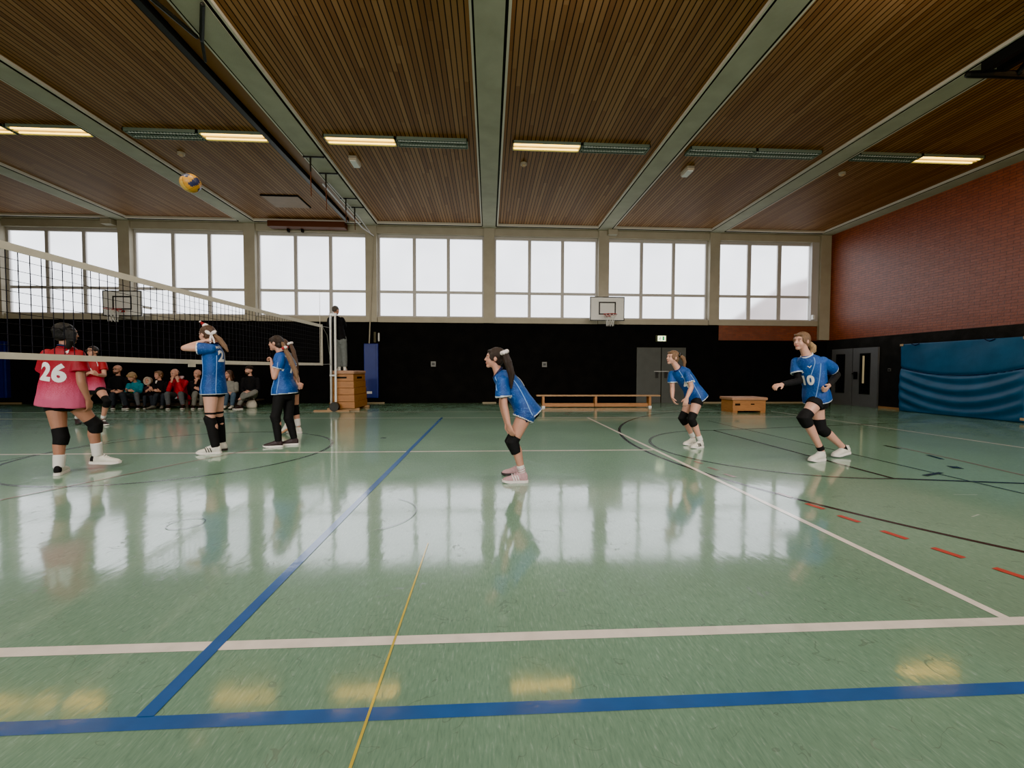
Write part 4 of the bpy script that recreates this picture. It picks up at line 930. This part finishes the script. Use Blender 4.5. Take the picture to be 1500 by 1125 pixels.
        def zone(c):
            z = np.zeros(len(c))
            low_ = (c - Pn) @ un < (zt + hem if hem else -9)
            for e, d in dends:
                q = (c - e) @ d; low_ &= ~(np.linalg.norm(c - e - np.outer(q, d), axis=1) < dr * k * 1.12)
            z[low_] = 1
            z[low_ & ((c - Pn) @ un < zt + .003)] = 2
            for e, d in dends:
                q = (c - e) @ d; rd = np.linalg.norm(c - e - np.outer(q, d), axis=1); z[(q > -hem) & (q < .02) & (rd < dr * k * 1.2)] = 1; z[(q > -.01) & (q < .02) & (rd < dr * k * .88)] = 2
            for e, d in ends:
                q = (c - e) @ d; rd = np.linalg.norm(c - e - np.outer(q, d), axis=1); z[(q > -cuff) & (q < .02) & (rd < sr[1] * k * 1.12)] = 1; z[(q > -.01) & (q < .02) & (rd < sr[1] * k * .84)] = 2
            return z
        s.top = part(name, me, mats, s.root, zone); s.T = T
        s.bvh = None; return s.top
    def jersey(s, m, hw=.19, hd=.132, hem=-.20, fold=.006, sleeve=.55, waist=1.0, sr=(.064, .076), trim=.012, name='jersey', seed=1, drape=0, dr=.112):
        T = [(hem, hw, hd), (hem + .16, hw * .97, hd * .97), (.3, .155 * waist, .117), (.6, .160 * (waist + 1) / 2, .119), (.82, .165 * min(waist, 1.08), .116), (.94, .125, .092), (1.01, .070, .066)]
        return s.cloth_torso(name, T, [m, M['trimwhite'], M['collar']], sleeve, sr, trim, fold, cuff=trim, seed=seed, drape=drape, dr=dr)
    def cast(s):
        if s.bvh is None:
            o = s.top; me = o.data; off = world(o); s.bvh = BVHTree.FromPolygons([V(v.co) + off for v in me.vertices], [p.vertices[:] for p in me.polygons])
        return s.bvh
    def text(s, txt, t, ang, size, a=0, m=None, bold=.03, name='shirt_number', rise=0, shear=0):
        """lettering wrapped on the top garment; ang 0 = chest, 180 = back, + towards the wearer's left"""
        cu = bpy.data.curves.new('t', 'FONT'); cu.body = txt; cu.size = size; cu.align_x = 'CENTER'; cu.align_y = 'CENTER'; cu.offset = bold * size; cu.resolution_u = 4; cu.space_character = 1.08
        to = bpy.data.objects.new('t', cu); C.objects.link(to); dg = bpy.context.evaluated_depsgraph_get(); dg.update()
        me = bpy.data.meshes.new_from_object(to.evaluated_get(dg)); bpy.data.objects.remove(to)
        bm = BM(); bm.from_mesh(me); return s.wrap(bm, t, ang, a, m or M['numwhite'], name, rise)
    def wrap(s, bm, t, ang, a, m, name, rise=0):
        bmesh.ops.triangulate(bm, faces=bm.faces[:])
        for _ in range(5):
            es = [e for e in bm.edges if e.calc_length() > .02]
            if not es: break
            bmesh.ops.subdivide_edges(bm, edges=es, cuts=1); bmesh.ops.triangulate(bm, faces=bm.faces[:])
        l, f = s.ax(t); A = math.radians(ang); out = f * math.cos(A) + l * math.sin(A); right = s.up.cross(out).normalized()
        c0 = s.pt(t) + right * a; tree = s.cast(); kill = []
        for v in bm.verts:
            p = c0 + right * v.co.x + s.up * (v.co.y + rise)
            hit = tree.ray_cast(p + out * .5, -out, .7)
            if hit[0] is None: kill.append(v); v.co = p
            else: v.co = hit[0] + out * .0035
        if kill: bmesh.ops.delete(bm, geom=kill, context='VERTS')
        return obj(name, bm, m, s.top)
    def logo(s, t, ang, a, sz=.05):
        bm = BM(); w_ = sz / 2
        for P_ in (((-w_, 0), (-w_ * .6, 0), (0, -w_ * .7), (0, -w_ * 1.1)), ((w_, 0), (w_ * .6, 0), (0, -w_ * .7), (0, -w_ * 1.1))):
            vs = [bm.verts.new((x, y, 0)) for x, y in P_]; bm.faces.new(vs)
        return s.wrap(bm, t, ang, a, M['numwhite'], 'chest_emblem')
    def piping(s, ang, t0, t1, m=None, bendto=0):
        tree = s.cast(); pts = []
        for i in range(15):
            t = lerp(t0, t1, i / 14); l, f = s.ax(t); A = math.radians(ang + bendto * i / 14); out = f * math.cos(A) + l * math.sin(A)
            hit = tree.ray_cast(s.pt(t) + out * .5, -out, .7)
            if hit[0] is not None: pts.append(hit[0])
        if len(pts) > 3: bm = BM(); limb(bm, pts, [.0045] * len(pts), 6); obj('piping', bm, m or M['piping'], s.top)
    def collar(s, m, r=.062, th=.010, name='collar'):
        l, f = s.ax(1); bm = BM(); c = s.N + s.up * .006 + f * .004
        pts = [c + (l * math.cos(2 * PI * i / 24) * r + f * math.sin(2 * PI * i / 24) * (r + .006) - s.up * .018 * math.sin(2 * PI * i / 24)) * s.k for i in range(25)]
        limb(bm, pts, [th * s.k] * 25, 8, False); obj(name, bm, m, s.top, smooth=True)
    def shorts(s, m, frac=.3, name='shorts', full=False, r=(.093, .094), low=.052, vox=.009, fold=.0, top=.28, wk=1.0):
        j = s.j; k = s.k; bm = BM()
        s.torso(bm, [(-.22, .11 * wk, .095), (-.10, .168 * wk, .118), (.05, .164 * wk, .114), (top, .132 * wk, .098)])
        for sd in 'LR':
            hp_, kn, an = j['hip' + sd], j['kn' + sd], j['an' + sd]
            if not full: limb(bm, [hp_, lerp(hp_, kn, frac * .6), lerp(hp_, kn, frac)], [r[0] * k, r[0] * k, r[1] * k], 16, False)
            else:
                limb(bm, [hp_, lerp(hp_, kn, .4), kn], [r[0] * k, r[0] * .92 * k, r[1] * k], 16); limb(bm, [kn, lerp(kn, an, .4), lerp(kn, an, .97)], [r[1] * k, r[1] * .95 * k, low * k], 14, False)
        me = voxmesh(bm, vox, 2)
        if fold: folds(me, fold, 8, 3)
        return part(name, me, [m], s.root)
    def pad(s, sd, a=.26, b=.26, r=(.065, .068, .060), name='knee_pad', m=None):
        j = s.j; k = s.k; hp_, kn, an = j['hip' + sd], j['kn' + sd], j['an' + sd]
        fw = (kn - lerp(hp_, an, .5)); fw = fw.normalized() * .012 * k if fw.length > .02 else V()
        bm = BM(); limb(bm, [lerp(kn, hp_, a), lerp(kn, hp_, a * .4) + fw * .5, kn + fw, lerp(kn, an, b * .5) + fw * .5, lerp(kn, an, b)], [r[0] * k, r[0] * k, r[1] * k, (r[1] + r[2]) / 2 * k, r[2] * k], 18, False)
        return part(name, voxmesh(bm, .007, 3), [m or M['blackcloth']], s.root)
    def sock(s, sd, h, m, r=.043, stripe=None):
        j = s.j; k = s.k; kn, an = j['kn' + sd], j['an' + sd]; e = lerp(an, kn, h); rr = lerp(r, .064, max(0, min(1, (h - .25) / .5))) if h > .25 else r + .002
        mid = [lerp(an, kn, h * q) for q in (0, .5)]
        bm = BM(); limb(bm, mid + [e], [r * k, lerp(r, rr, .6) * k, rr * k], 16, False); zone = None
        d = np.array((kn - an).normalized()); a0 = np.array(an); ln = (kn - an).length * h
        if stripe: zone = lambda c: ((((c - a0) @ d) / ln * 7).astype(int) % 2 * (((c - a0) @ d) / ln < .75)).astype(float)
        return part('sock', voxmesh(bm, .006, 2), [m] + ([stripe] if stripe else []), s.root, zone)
    def shoe(s, sd, up_m, sole_m, pitch=0, yaw=None, laces=None, stripes=None, heel=None, kk=1.0, lift=0):
        j = s.j; k = s.k * kk; an, to = j['an' + sd], j['to' + sd]
        d = V((to.x - an.x, to.y - an.y, 0)).normalized()
        if yaw is not None: d = V((math.cos(math.radians(yaw)), math.sin(math.radians(yaw)), 0))
        sidev = Z.cross(d); d = (d * math.cos(math.radians(pitch)) - Z * math.sin(math.radians(pitch))); u_ = d.cross(sidev).normalized()
        if pitch == 0: hl = V((an.x, an.y, s.floor + lift + .001)) - d * .062 * k
        else:
            hl = an - u_ * .085 * k - d * .062 * k
            low_ = min((hl + d * .262 * k).z, hl.z); hl.z += s.floor + lift + .004 - low_
        S = lambda x, y, z: hl + d * x * k + sidev * y * k + u_ * z * k
        bm = BM(); secs = [(x, w_, hh, zc) for x, w_, hh, zc in ((.004, .018, .030, .048), (.018, .031, .046, .056), (.06, .036, .052, .060), (.11, .038, .048, .054), (.15, .042, .038, .046), (.19, .045, .030, .040), (.225, .043, .025, .036), (.25, .033, .020, .032), (.264, .018, .012, .028))]
        loft(bm, [(S(x, 0, zc), sidev * w_ * k, u_ * hh * k) for x, w_, hh, zc in secs], 18)
        limb(bm, [S(.062, 0, .06), S(.058, 0, .112)], [.040 * k, .040 * k], 16, False)
        h0 = np.array(hl); dn = np.array(d); un = np.array(u_)
        zone = (lambda c: (((c - h0) @ dn < .035 * k) & ((c - h0) @ un > .03)).astype(float)) if heel else None
        up = part('shoe', voxmesh(bm, .0055, 2), [up_m] + ([heel] if heel else []), s.root, zone)
        bm = BM(); ring_ = []; prof = [(-.004, .012), (.004, .026), (.03, .037), (.08, .037), (.13, .040), (.18, .047), (.22, .047), (.25, .038), (.268, .022), (.274, .006)]
        out = [(x, w_) for x, w_ in prof] + [(x, -w_) for x, w_ in reversed(prof)]
        lo = [bm.verts.new(S(x, w_, 0 + max(0, x - .2) * .18)) for x, w_ in out]; hi = [bm.verts.new(S(x, w_ * .96, .026 + max(0, x - .2) * .1)) for x, w_ in out]
        n = len(out); bm.faces.new(list(reversed(lo))); bm.faces.new(hi)
        for i in range(n): bm.faces.new((lo[i], lo[(i + 1) % n], hi[(i + 1) % n], hi[i]))
        obj('sole', recalc(bm), sole_m, up)
        if laces:
            bm = BM()
            for q in range(4):
                x = .115 + q * .018; z_ = .108 - q * .0125; limb(bm, [S(x, -.02, z_ - .014), S(x + .004, 0, z_), S(x, .02, z_ - .014)], [.0042 * k] * 3, 6)
            obj('laces', bm, laces, up)
        if stripes:
            bm = BM()
            for sg in (1, -1):
                for q in range(3):
                    x = .098 + q * .026; limb(bm, [S(x + .018, sg * .0365, .078), S(x + .006, sg * .0425, .052), S(x, sg * .0445, .032)], [.006 * k] * 3, 6, True, flat=.6)
            obj('shoe_stripes', bm, stripes, up)
        return up
    def hair(s, m, style='cap', back=1.0, extra=None, name='hair'):
        k = s.hk; ax = (s.fh, s.lh, s.uh); bm = BM(); E_ = lambda f, l, u, r: ell(bm, s.hp(f, l, u), ax, [q * k for q in r])
        if style == 'short': E_(-.020, 0, .034, (.094, .081, .086)); E_(-.045, 0, .0, (.060, .076, .060))
        elif style == 'bald': E_(-.048, 0, -.002, (.060, .079, .045))
        else:
            E_(-.020, 0, .030, (.098, .084, .092)); E_(-.052, 0, -.018, (.056, .074, .066))
            if style == 'long':
                for q in (1, -1): limb(bm, [s.hp(.01, q * .074, .03), s.hp(.0, q * .082, -.05), s.hp(-.01, q * .085, -.13), s.hp(-.015, q * .08, -.19)], [.022 * k, .028 * k, .03 * k, .018 * k], 10)
                limb(bm, [s.hp(-.07, 0, .0), s.hp(-.085, 0, -.10), s.hp(-.08, 0, -.19)], [.06 * k, .07 * k, .045 * k], 12, flat=.8)
            if style == 'fringe': E_(.050, 0, .058, (.038, .064, .030)); E_(.03, .04, .05, (.05, .036, .036)); E_(.03, -.04, .05, (.05, .036, .036))
            if style == 'temple':
                for q in (1, -1): E_(.018, q * .066, .015, (.040, .014, .045))
                E_(.045, 0, .078, (.040, .060, .020))
        if extra: extra(bm)
        me = voxmesh(bm, .0065, 2); folds(me, .003, 26, 2); return part(name, me, [m], s.root)
    def pony(s, m, tie=None, tie_r=.032, ties2=None, knot=False):
        p = s.j['pony']; r_ = s.j['ponyr']; bm = BM(); st = s.hp(-.085, 0, .05) if not knot else p[0]
        pts = [lerp(st, p[0], .4)] + p; limb(bm, pts, [r_[0] * .8] + r_, 14)
        rnd = random.Random(3)
        for _ in range(9):
            o_ = [V((rnd.uniform(-1, 1), rnd.uniform(-1, 1), rnd.uniform(-1, 1))) * .55 for _ in p]
            limb(bm, [q + o * rr for q, o, rr in zip(p, o_, r_)] , [.012, .012, .010, .005], 6)
        me = voxmesh(bm, .006, 1); folds(me, .003, 30, 5); o = part('ponytail' if not knot else 'hair_bun', me, [m], s.root)
        if tie:
            d = (p[1] - p[0]).normalized(); c = p[0]; u1 = d.cross(V((.3, .9, .2))).normalized(); u2 = d.cross(u1); bm = BM()
            for i in range(12):
                a = 2 * PI * i / 12; ell(bm, c + (u1 * math.cos(a) + u2 * math.sin(a)) * tie_r, AX, [.017 + .004 * (i % 2)] * 3, 10, 7, (0 if ties2 is None else (i // 2) % 2))
            obj('scrunchie', bm, [tie] + ([ties2] if ties2 else []), o, smooth=True)
        return o

exec_people = True
BL, WH = M['blackcloth'], M['sockw']
# --- red player 26, seen from behind, on the far side of the net
p = Fig('A', 'person in red and pink jersey number 26 seen from behind, left of the net', 1.0, (.35, .93, 0), skin='tan', headk=.98); p.bow = .2
p.body(.5, .5)
p.jersey(jersey_red('red_pink_jersey_back', .80, 1.32), hw=.222, hd=.165, hem=-.145, waist=1.36, fold=.009, trim=0, sr=(.070, .084), sleeve=.6)
p.text('26', .50, 180, .25, a=-.025, bold=.045); p.collar(M['collar']); p.text('4', .93, 200, .05, a=.06, name='back_lettering')
p.shorts(BL, .30, wk=1.05)
for sd in 'LR': p.pad(sd, .24, .26); p.sock(sd, .42, WH, .046)
p.shoe('L', M['shoew'], M['solew'], heel=BL, laces=M['white']); p.shoe('R', M['shoew'], M['solew'], pitch=6, lift=.03, heel=BL, laces=M['white'])
p.hair(HR['black']); p.pony(HR['black'], HR['black'], .03, knot=True)
# --- red player behind, facing the camera
p = Fig('B', 'person in red and pink jersey facing the camera beneath the net, glasses on', .97, (.05, -1, .05), vox=.0075)
p.body(.5, .5); p.jersey(jersey_red('red_pink_jersey_front', .72, 1.12), hw=.19, hem=-.06, trim=0)
p.text('9', .62, 0, .16, bold=.05); p.shorts(BL, .32); p.piping(60, .95, .80, M['trimwhite'])
for sd in 'LR': p.pad(sd, .3, .3); p.sock(sd, .16, M['sockw'], .041)
p.shoe('L', M['shoeblack'], M['solew'], laces=M['white']); p.shoe('R', M['shoeblack'], M['soled'])
p.hair(HR['dark'])
def glasses(p):
    k = p.hk; bm = BM()
    for q in (1, -1):
        c = p.hp(.096, q * .034, .008); limb(bm, [c + (p.lh * math.cos(2 * PI * i / 16) * .027 + p.uh * math.sin(2 * PI * i / 16) * .02) * k for i in range(17)], [.0035 * k] * 17, 6, False)
        limb(bm, [p.hp(.092, q * .062, .012), p.hp(-.005, q * .083, .012)], [.003 * k] * 2, 6)
    limb(bm, [p.hp(.102, -.009, .01), p.hp(.102, .009, .01)], [.003 * k] * 2, 6); obj('glasses', bm, M['darkmetal'], p.root)
glasses(p)
# --- blue player with the little santa hat
p = Fig('C', 'person in blue jersey with tiny red santa hat, hands behind head', 1.05, (-.97, .25, .02), skin='pale'); p.bow = .3
p.body(.35, .35); p.jersey(M['jblue'], hw=.186, hd=.146, hem=-.15, fold=.006, sleeve=.52, waist=1.02); p.collar(M['collar'])
p.text('21', .72, 168, .20, a=.0, bold=.04); p.text('WV', .93, 160, .05, a=-.05, name='back_lettering'); p.piping(118, -.12, .74); p.piping(62, -.12, .74, bendto=-25)
p.shorts(BL, .30)
for sd in 'LR':
    p.sock(sd, .86, BL, .047)
    j = p.j; bm = BM(); hp_, kn = j['hip' + sd], j['kn' + sd]; limb(bm, [lerp(kn, hp_, .18), lerp(kn, hp_, .11)], [.0655 * p.k, .063 * p.k], 18, False); part('knee_strap', voxmesh(bm, .006, 2), [BL], p.root)
    p.pad(sd, .04, .22, (.060, .066, .064))
p.shoe('L', M['shoew'], M['solew'], yaw=198, stripes=BL, laces=M['white']); p.shoe('R', M['shoew'], M['soled'], yaw=187, stripes=BL)
p.hair(HR['brown']); pt_ = p.pony(HR['lbrown'])
bm = BM(); c = p.j['pony'][0] + V((-.0, -.05, .0)); 
for q in (1, -1):
    ell(bm, c + V((q * .038, -.01, .022)), (V((.85, 0, .5 * q)).normalized(), V((0, 1, 0)), V((-.5 * q, 0, .85)).normalized()), [.042, .016, .024], 12, 8)
    limb(bm, [c, c + V((q * .018 + .012, -.012, -.05)), c + V((q * .025 + .02, -.012, -.105))], [.012, .015, .019], 8, True, flat=.35)
ell(bm, c, AX, [.015] * 3); part('hair_bow', voxmesh(bm, .005, 1), [M['scrunch']], p.root)
bm = BM(); b0 = p.hp(.012, 0, .105); tip = b0 + V((-.072, 0, .062)); limb(bm, [b0, lerp(b0, tip, .5), tip], [.034, .022, .008], 14)
sh_ = obj('santa_hat', bm, mat('santa_red', (.20, .008, .012), .8, .2), p.root, smooth=True)
bm = BM(); ell(bm, tip, AX, [.013] * 3); d = (tip - b0).normalized(); limb(bm, [b0 - d * .006, b0 + d * .008], [.036, .036], 14); obj('hat_trim', bm, M['scrunch'], sh_, smooth=True)
# --- blue player with very long ponytail and leggings
p = Fig('D', 'person in blue jersey and black leggings with long ponytail and red-white scrunchie', .98, (-1, .05, -.02)); p.bow = .3
p.body(.8, .5, nL=(-1, 0, .3)); p.jersey(M['jblue'], hw=.20, hd=.175, hem=-.07, fold=.006, waist=1.08); p.collar(M['collar'])
p.text('7', .58, 175, .2, bold=.04); p.text('WV', .88, 165, .05, a=-.03, name='back_lettering'); p.piping(95, -.06, .74); p.piping(60, -.06, .8, bendto=-20)
p.shorts(BL, name='leggings', full=True, r=(.090, .064), low=.044)
for sd in 'LR': p.pad(sd, .25, .22, (.066, .070, .064)); p.sock(sd, .55, BL, .046)
p.shoe('L', M['shoeblack'], M['solew'], yaw=192); p.shoe('R', M['shoeblack'], M['solew'], yaw=190)
p.hair(HR['dark'], 'fringe'); p.pony(HR['lbrown'], M['scrunch'], .034, M['scrunchred'])
# --- player almost hidden behind her
p = Fig('E', 'person mostly hidden behind the long-ponytailed player, white scrunchie and grey sleeve', .97, (-1, .1, 0), vox=.008)
p.body(.5, .5); p.jersey(M['greyjersey'], hem=-.08, hw=.16, hd=.13); p.shorts(BL, .3)
for sd in 'LR': p.pad(sd, .3, .25)
p.sock('R', .5, WH, .043); p.sock('L', .12, WH, .043); p.shoe('L', M['shoew'], M['soleb'], pitch=38); p.shoe('R', M['shoew'], M['solew'])
p.hair(HR['brown']); p.pony(HR['brown'], M['scrunch'], .03)
# --- centre player bent over, hands above the knees
p = Fig('F', 'person in blue jersey bent forward with hands on knees, centre of the court', .93, (-1, -.03, .06), skin='light', headk=.98, headup=(.12, 0, 1)); p.bow = 1.1
p.body(.25, .25, nL=(.55, .45, -.5), nR=(.55, -.45, -.5), arms=.95); p.jersey(M['jblue'], hw=.20, hd=.150, hem=-.155, fold=.008, sleeve=.66, sr=(.070, .086), drape=.26, dr=.118); p.collar(M['collar'], .06, .016)
p.text('1', .62, 180, .22, bold=.045); p.piping(98, -.15, .72, bendto=20); p.piping(60, .75, .98)
p.shorts(BL, .24)
for sd in 'LR': p.pad(sd, .18, .36, (.064, .068, .060)); p.sock(sd, .24, WH, .041, stripe=M['shoepink'])
p.shoe('L', M['shoepink'], M['solew'], yaw=181, laces=M['shoepink'], stripes=M['white'], kk=1.04); p.shoe('R', M['shoepink'], M['soled'], yaw=179, laces=M['shoepink'], kk=1.04)
p.hair(HR['dark'], 'temple', extra=lambda bm: ell(bm, p.hp(-.03, 0, .045), (p.fh, p.lh, p.uh), [.10 * p.hk, .082 * p.hk, .085 * p.hk])); p.pony(HR['dark'], M['scrunch'], .026)
# --- right player 1
p = Fig('G', 'person in blue jersey crouching slightly with arms hanging, before the grey back doors', .92, (-.96, -.25, .04), skin='pale', headup=(.08, 0, 1)); p.bow = .6
p.body(.4, .4); p.jersey(M['jblue'], hw=.20, hd=.158, hem=-.13, fold=.007, sleeve=.62, sr=(.062, .076)); p.collar(M['collar'], .06, .011)
p.text('4', .50, 30, .15, a=.0, bold=.045); p.piping(75, .0, .75); p.piping(40, .62, .97); p.logo(.80, 35, 0, .035)
p.shorts(BL, .38)
for sd in 'LR': p.pad(sd, .26, .30); p.sock(sd, .22, WH, .042)
p.shoe('L', M['shoew'], M['solew'], laces=M['white'], stripes=BL); p.shoe('R', M['shoew'], M['solew'], laces=M['white'])
p.hair(HR['lbrown'], 'temple'); p.pony(HR['lbrown'], M['darkmetal'], .02)
# --- right player number 10, running
p = Fig('H', 'person in blue jersey number 10 and black sleeves running at the right', 1.02, (-.96, -.28, -.02), skin='pale', headup=(.05, 0, 1)); p.bow = .5
p.body(1.0, .55, nR=(0, .3, -1), nL=(-.6, .5, .2)); p.jersey(M['jblue'], hw=.205, hd=.155, hem=-.06, fold=.008, sleeve=.60, sr=(.062, .086), waist=1.12, drape=0, dr=.118); p.collar(M['trimwhite'], .062, .008)
p.text('10', .47, 12, .16, bold=.05, a=.01); p.logo(.80, 25, 0, .05); p.piping(70, .0, .80); p.piping(35, .6, .95, bendto=20)
p.shorts(BL, .38, wk=1.0)
j = p.j
for sd in 'LR':
    bm = BM(); el, wr_, sh = j['el' + sd], j['wr' + sd], j['sh' + sd]
    limb(bm, [lerp(sh, el, .42), el], [.049, .044], 14); limb(bm, [el, lerp(el, wr_, .4), lerp(el, wr_, .95)], [.044, .043, .034], 14); part('arm_sleeve', voxmesh(bm, .007, 2), [BL], p.root)
    p.pad(sd, .30, .24, (.072, .078, .066)); p.sock(sd, .12, BL, .041)
p.shoe('L', M['shoew'], M['solew'], yaw=200, laces=M['white'], kk=1.05); p.shoe('R', M['shoew'], M['solew'], yaw=192, pitch=8, laces=M['white'], kk=1.05)
p.hair(HR['lbrown'], 'temple'); p.pony(HR['blond'], None, .03, knot=True)
# --- referee on the box
p = Fig('R', 'person in dark sweater and grey trousers standing on the tall vaulting box, seen from behind', 1.05, (.5, .85, -.1), floor=1.112, vox=.008)
p.body(.6, .6); p.cloth_torso('sweater', [(-.06, .165, .12), (.1, .16, .12), (.4, .155, .118), (.7, .175, .122), (.85, .17, .115), (.95, .12, .085), (1.02, .07, .065)], [M['jacketblack']], 1.9, (.066, .054))
p.shorts(M['greyref'], name='trousers', full=True, r=(.105, .078), low=.068, fold=.006)
for sd in 'LR': p.shoe(sd, M['shoew'], M['solew'])
p.hair(HR['grey'], 'short')
# --- spectators on the low bench
TJ = [(-.10, .19, .15), (.1, .185, .15), (.4, .18, .14), (.7, .185, .135), (.86, .175, .12), (.96, .12, .09), (1.03, .075, .07)]
TK = [(-.10, .165, .13), (.1, .16, .128), (.4, .155, .12), (.7, .16, .118), (.86, .15, .108), (.96, .11, .085), (1.03, .07, .065)]
GS = 'seated spectators'
def seat(key, label, k, face, top, topname, legs, shoe_m, hair_m, style, T=TJ, sk='light', sleeve=1.93, hk=1.14, sr=(.068, .055)):
    p = Fig(key, label, k, face, GS, vox=.0085, skin=sk, headk=hk); p.body(.5, .5)
    p.cloth_torso(topname, T, [top], sleeve, sr, fold=.009, vox=.010)
    p.shorts(legs, name='trousers', full=True, r=(.098, .072), low=.056, fold=.005, vox=.010)
    for sd in 'LR': p.shoe(sd, shoe_m, M['soled'] if shoe_m is not M['shoeblack'] else M['solew'])
    if style: p.hair(hair_m, style)
    return p
p = seat('S1', 'person with glasses in black jacket, leftmost on the spectator bench', 1.05, (-.1, -1, 0), M['jacketblack'], 'jacket', M['darkjeans'], M['shoeblack'], HR['grey'], 'bald'); glasses(p)
bm = BM(); ell(bm, p.hp(.045, 0, -.075), (p.fh, p.lh, p.uh), [.05 * p.hk, .052 * p.hk, .034 * p.hk]); obj('beard', bm, HR['brown'], p.root, smooth=True)
p = seat('S2', 'person in teal hoodie with blond hair looking down, second from left on the bench', .86, (-.25, -.9, -.55), M['teal'], 'hoodie', M['greyjeans'], M['shoeblack'], HR['blond'], 'fringe', TK, hk=1.3)
bm = BM(); l, f_ = p.ax(.4); ell(bm, p.pt(.35, -.10, .10), (l, f_, p.up), [.05, .035, .10]); obj('green_panel', bm, M['greengreen'], p.top, smooth=True)
bm = BM(); ell(bm, p.pt(.95, .0, -.10), (l, f_, p.up), [.10, .05, .07]); obj('hood', bm, M['teal'], p.top, smooth=True)
bm = BM(); c = p.j['tiR']; box(bm, c.x - .05, c.x + .06, c.y - .05, c.y + .0, c.z - .005, c.z + .008, bev=.003); ph = obj('phone', bm, M['darkmetal']); tag(ph, 'small dark phone held by the person in the teal hoodie', 'phone')
p = seat('S3', 'small person in dark coat with cream fur hood, third from left on the bench', .66, (0, -1, 0), M['kidpurple'], 'coat', M['darkjeans'], M['shoeblack'], None, None, TJ, hk=1.35)
bm = BM(); k = p.hk; pts = [p.hp(.05, .088 * math.cos(2 * PI * i / 24), .0 + .108 * math.sin(2 * PI * i / 24)) for i in range(25)]; limb(bm, pts, [.034 * k] * 25, 10, False)
ell(bm, p.hp(-.035, 0, .005), (p.fh, p.lh, p.uh), [.085 * k, .10 * k, .115 * k]); part('fur_hood', voxmesh(bm, .008, 1), [M['fur']], p.top)
p = seat('S4', 'person in black coat with pale scarf, right of the fur hood', .97, (-.25, -.97, 0), M['jacketblack'], 'coat', M['darkjeans'], M['greytrousers'], HR['lbrown'], 'temple', TK)
bm = BM(); c = p.N; limb(bm, [c + V((-.03, -.075, .0)), c + V((-.035, -.095, -.06))], [.022, .016], 8); obj('scarf', bm, M['scrunch'], p.root, smooth=True)
p = seat('S5', 'person in red jacket covering the face with both hands', 1.02, (-.3, -.93, -.25), M['redjacket'], 'jacket', M['greyjeans'], M['shoeblack'], HR['grey'], 'bald', sleeve=1.80)
l, f_ = p.ax(.95); bm = BM(); limb(bm, [p.pt(1.04, .115, .02), p.pt(1.08, .09, -.07), p.pt(1.08, -.02, -.10), p.pt(1.05, -.10, -.05)], [.03, .036, .036, .026], 10); obj('hood_lining', bm, mat('pink_white_lining', (.55, .36, .37), .85, .2), p.top, smooth=True)
bm = BM(); limb(bm, [p.pt(-.05, .20, -.03), p.pt(-.12, .23, -.02) + V((0, 0, -.06)), p.pt(-.14, .23, .02) + V((0, 0, -.16))], [.05, .055, .04], 10); obj('jacket_tail', bm, M['redjacket'], p.top, smooth=True)
bm = BM(); ell(bm, p.pt(-.02, -.03, .16), (l, f_, p.up), [.05, .03, .05]); obj('shirt_front', bm, M['trimwhite'], p.top, smooth=True)
p = seat('S6', 'person in black top and grey trousers resting chin on hand', .98, (-.1, -1, -.1), M['jacketblack'], 'sweater', M['greytrousers'], M['shoeblack'], HR['grey'], 'bald', TK, sleeve=1.8)
p = seat('S7', 'person in pale grey sweater and blue jeans, second from right on the bench', .97, (-.35, -.93, 0), M['greysweater'], 'sweater', M['jeans'], M['shoew'], HR['brown'], 'long', TK)
p = seat('S8', 'person in black jacket and cap with crossed legs, rightmost on the bench', 1.05, (-.45, -.89, .06), M['jacketblack'], 'jacket', M['greytrousers'], M['shoeblack'], HR['dark'], 'short', sk='pale')
bm = BM(); k = p.hk; ell(bm, p.hp(-.012, 0, .055), (p.fh, p.lh, p.uh), [.100 * k, .086 * k, .066 * k]); ell(bm, p.hp(.085, 0, .050), (p.fh, p.lh, p.uh), [.055 * k, .062 * k, .010 * k]); part('cap', voxmesh(bm, .006, 1), [mat('dark_cap', (.022, .016, .014), .8, .2)], p.root)
bm = BM(); ell(bm, p.hp(.045, 0, -.072), (p.fh, p.lh, p.uh), [.052 * k, .052 * k, .036 * k]); obj('beard', bm, HR['brown'], p.root, smooth=True)
bpy.data.objects.remove(tmpo)
# ------------------------------------------------------------------ unseen area lamps: ceiling rows and added fill
def unseen_lamp(loc, sx, sy, en, col, rot=(0, 0, 0), spread=PI):
    l = bpy.data.lights.new('lamp', 'AREA'); l.shape = 'RECTANGLE'; l.size = sx; l.size_y = sy; l.energy = en; l.color = col; l.spread = spread
    o = bpy.data.objects.new('lamp', l); C.objects.link(o); o.location = loc; o.rotation_euler = rot; return o
WARM = (1, .87, .66)
for x in (-9, -5.1, -2.7, 1.2, 5.1, 10.6): unseen_lamp((x, 4.6, 5.9), 1.45, .3, 105 if x < 10 else 130, WARM if x < 10 else (1, .72, .42), (math.radians(25), 0, 0))  # unseen ceiling row overhead, put in to light the far half
for x in (-9, -2.7, 1.2, 5.1, 10.4): unseen_lamp((x, -2.2, 5.9), 1.45, .3, 60, WARM)  # unseen ceiling row behind the camera, put in for extra light
unseen_lamp((-2, -3.3, 4.6), 22, 2.0, 520, (1, .98, .95), (math.radians(38), 0, 0))  # broad fill added to light the near floor evenly, no real fitting
unseen_lamp((-1, -3.2, 4.2), 20, 1.2, 430, (1, .96, .90), (math.radians(70), 0, 0), math.radians(62))  # narrow-spread fill added to brighten the people, no real fitting
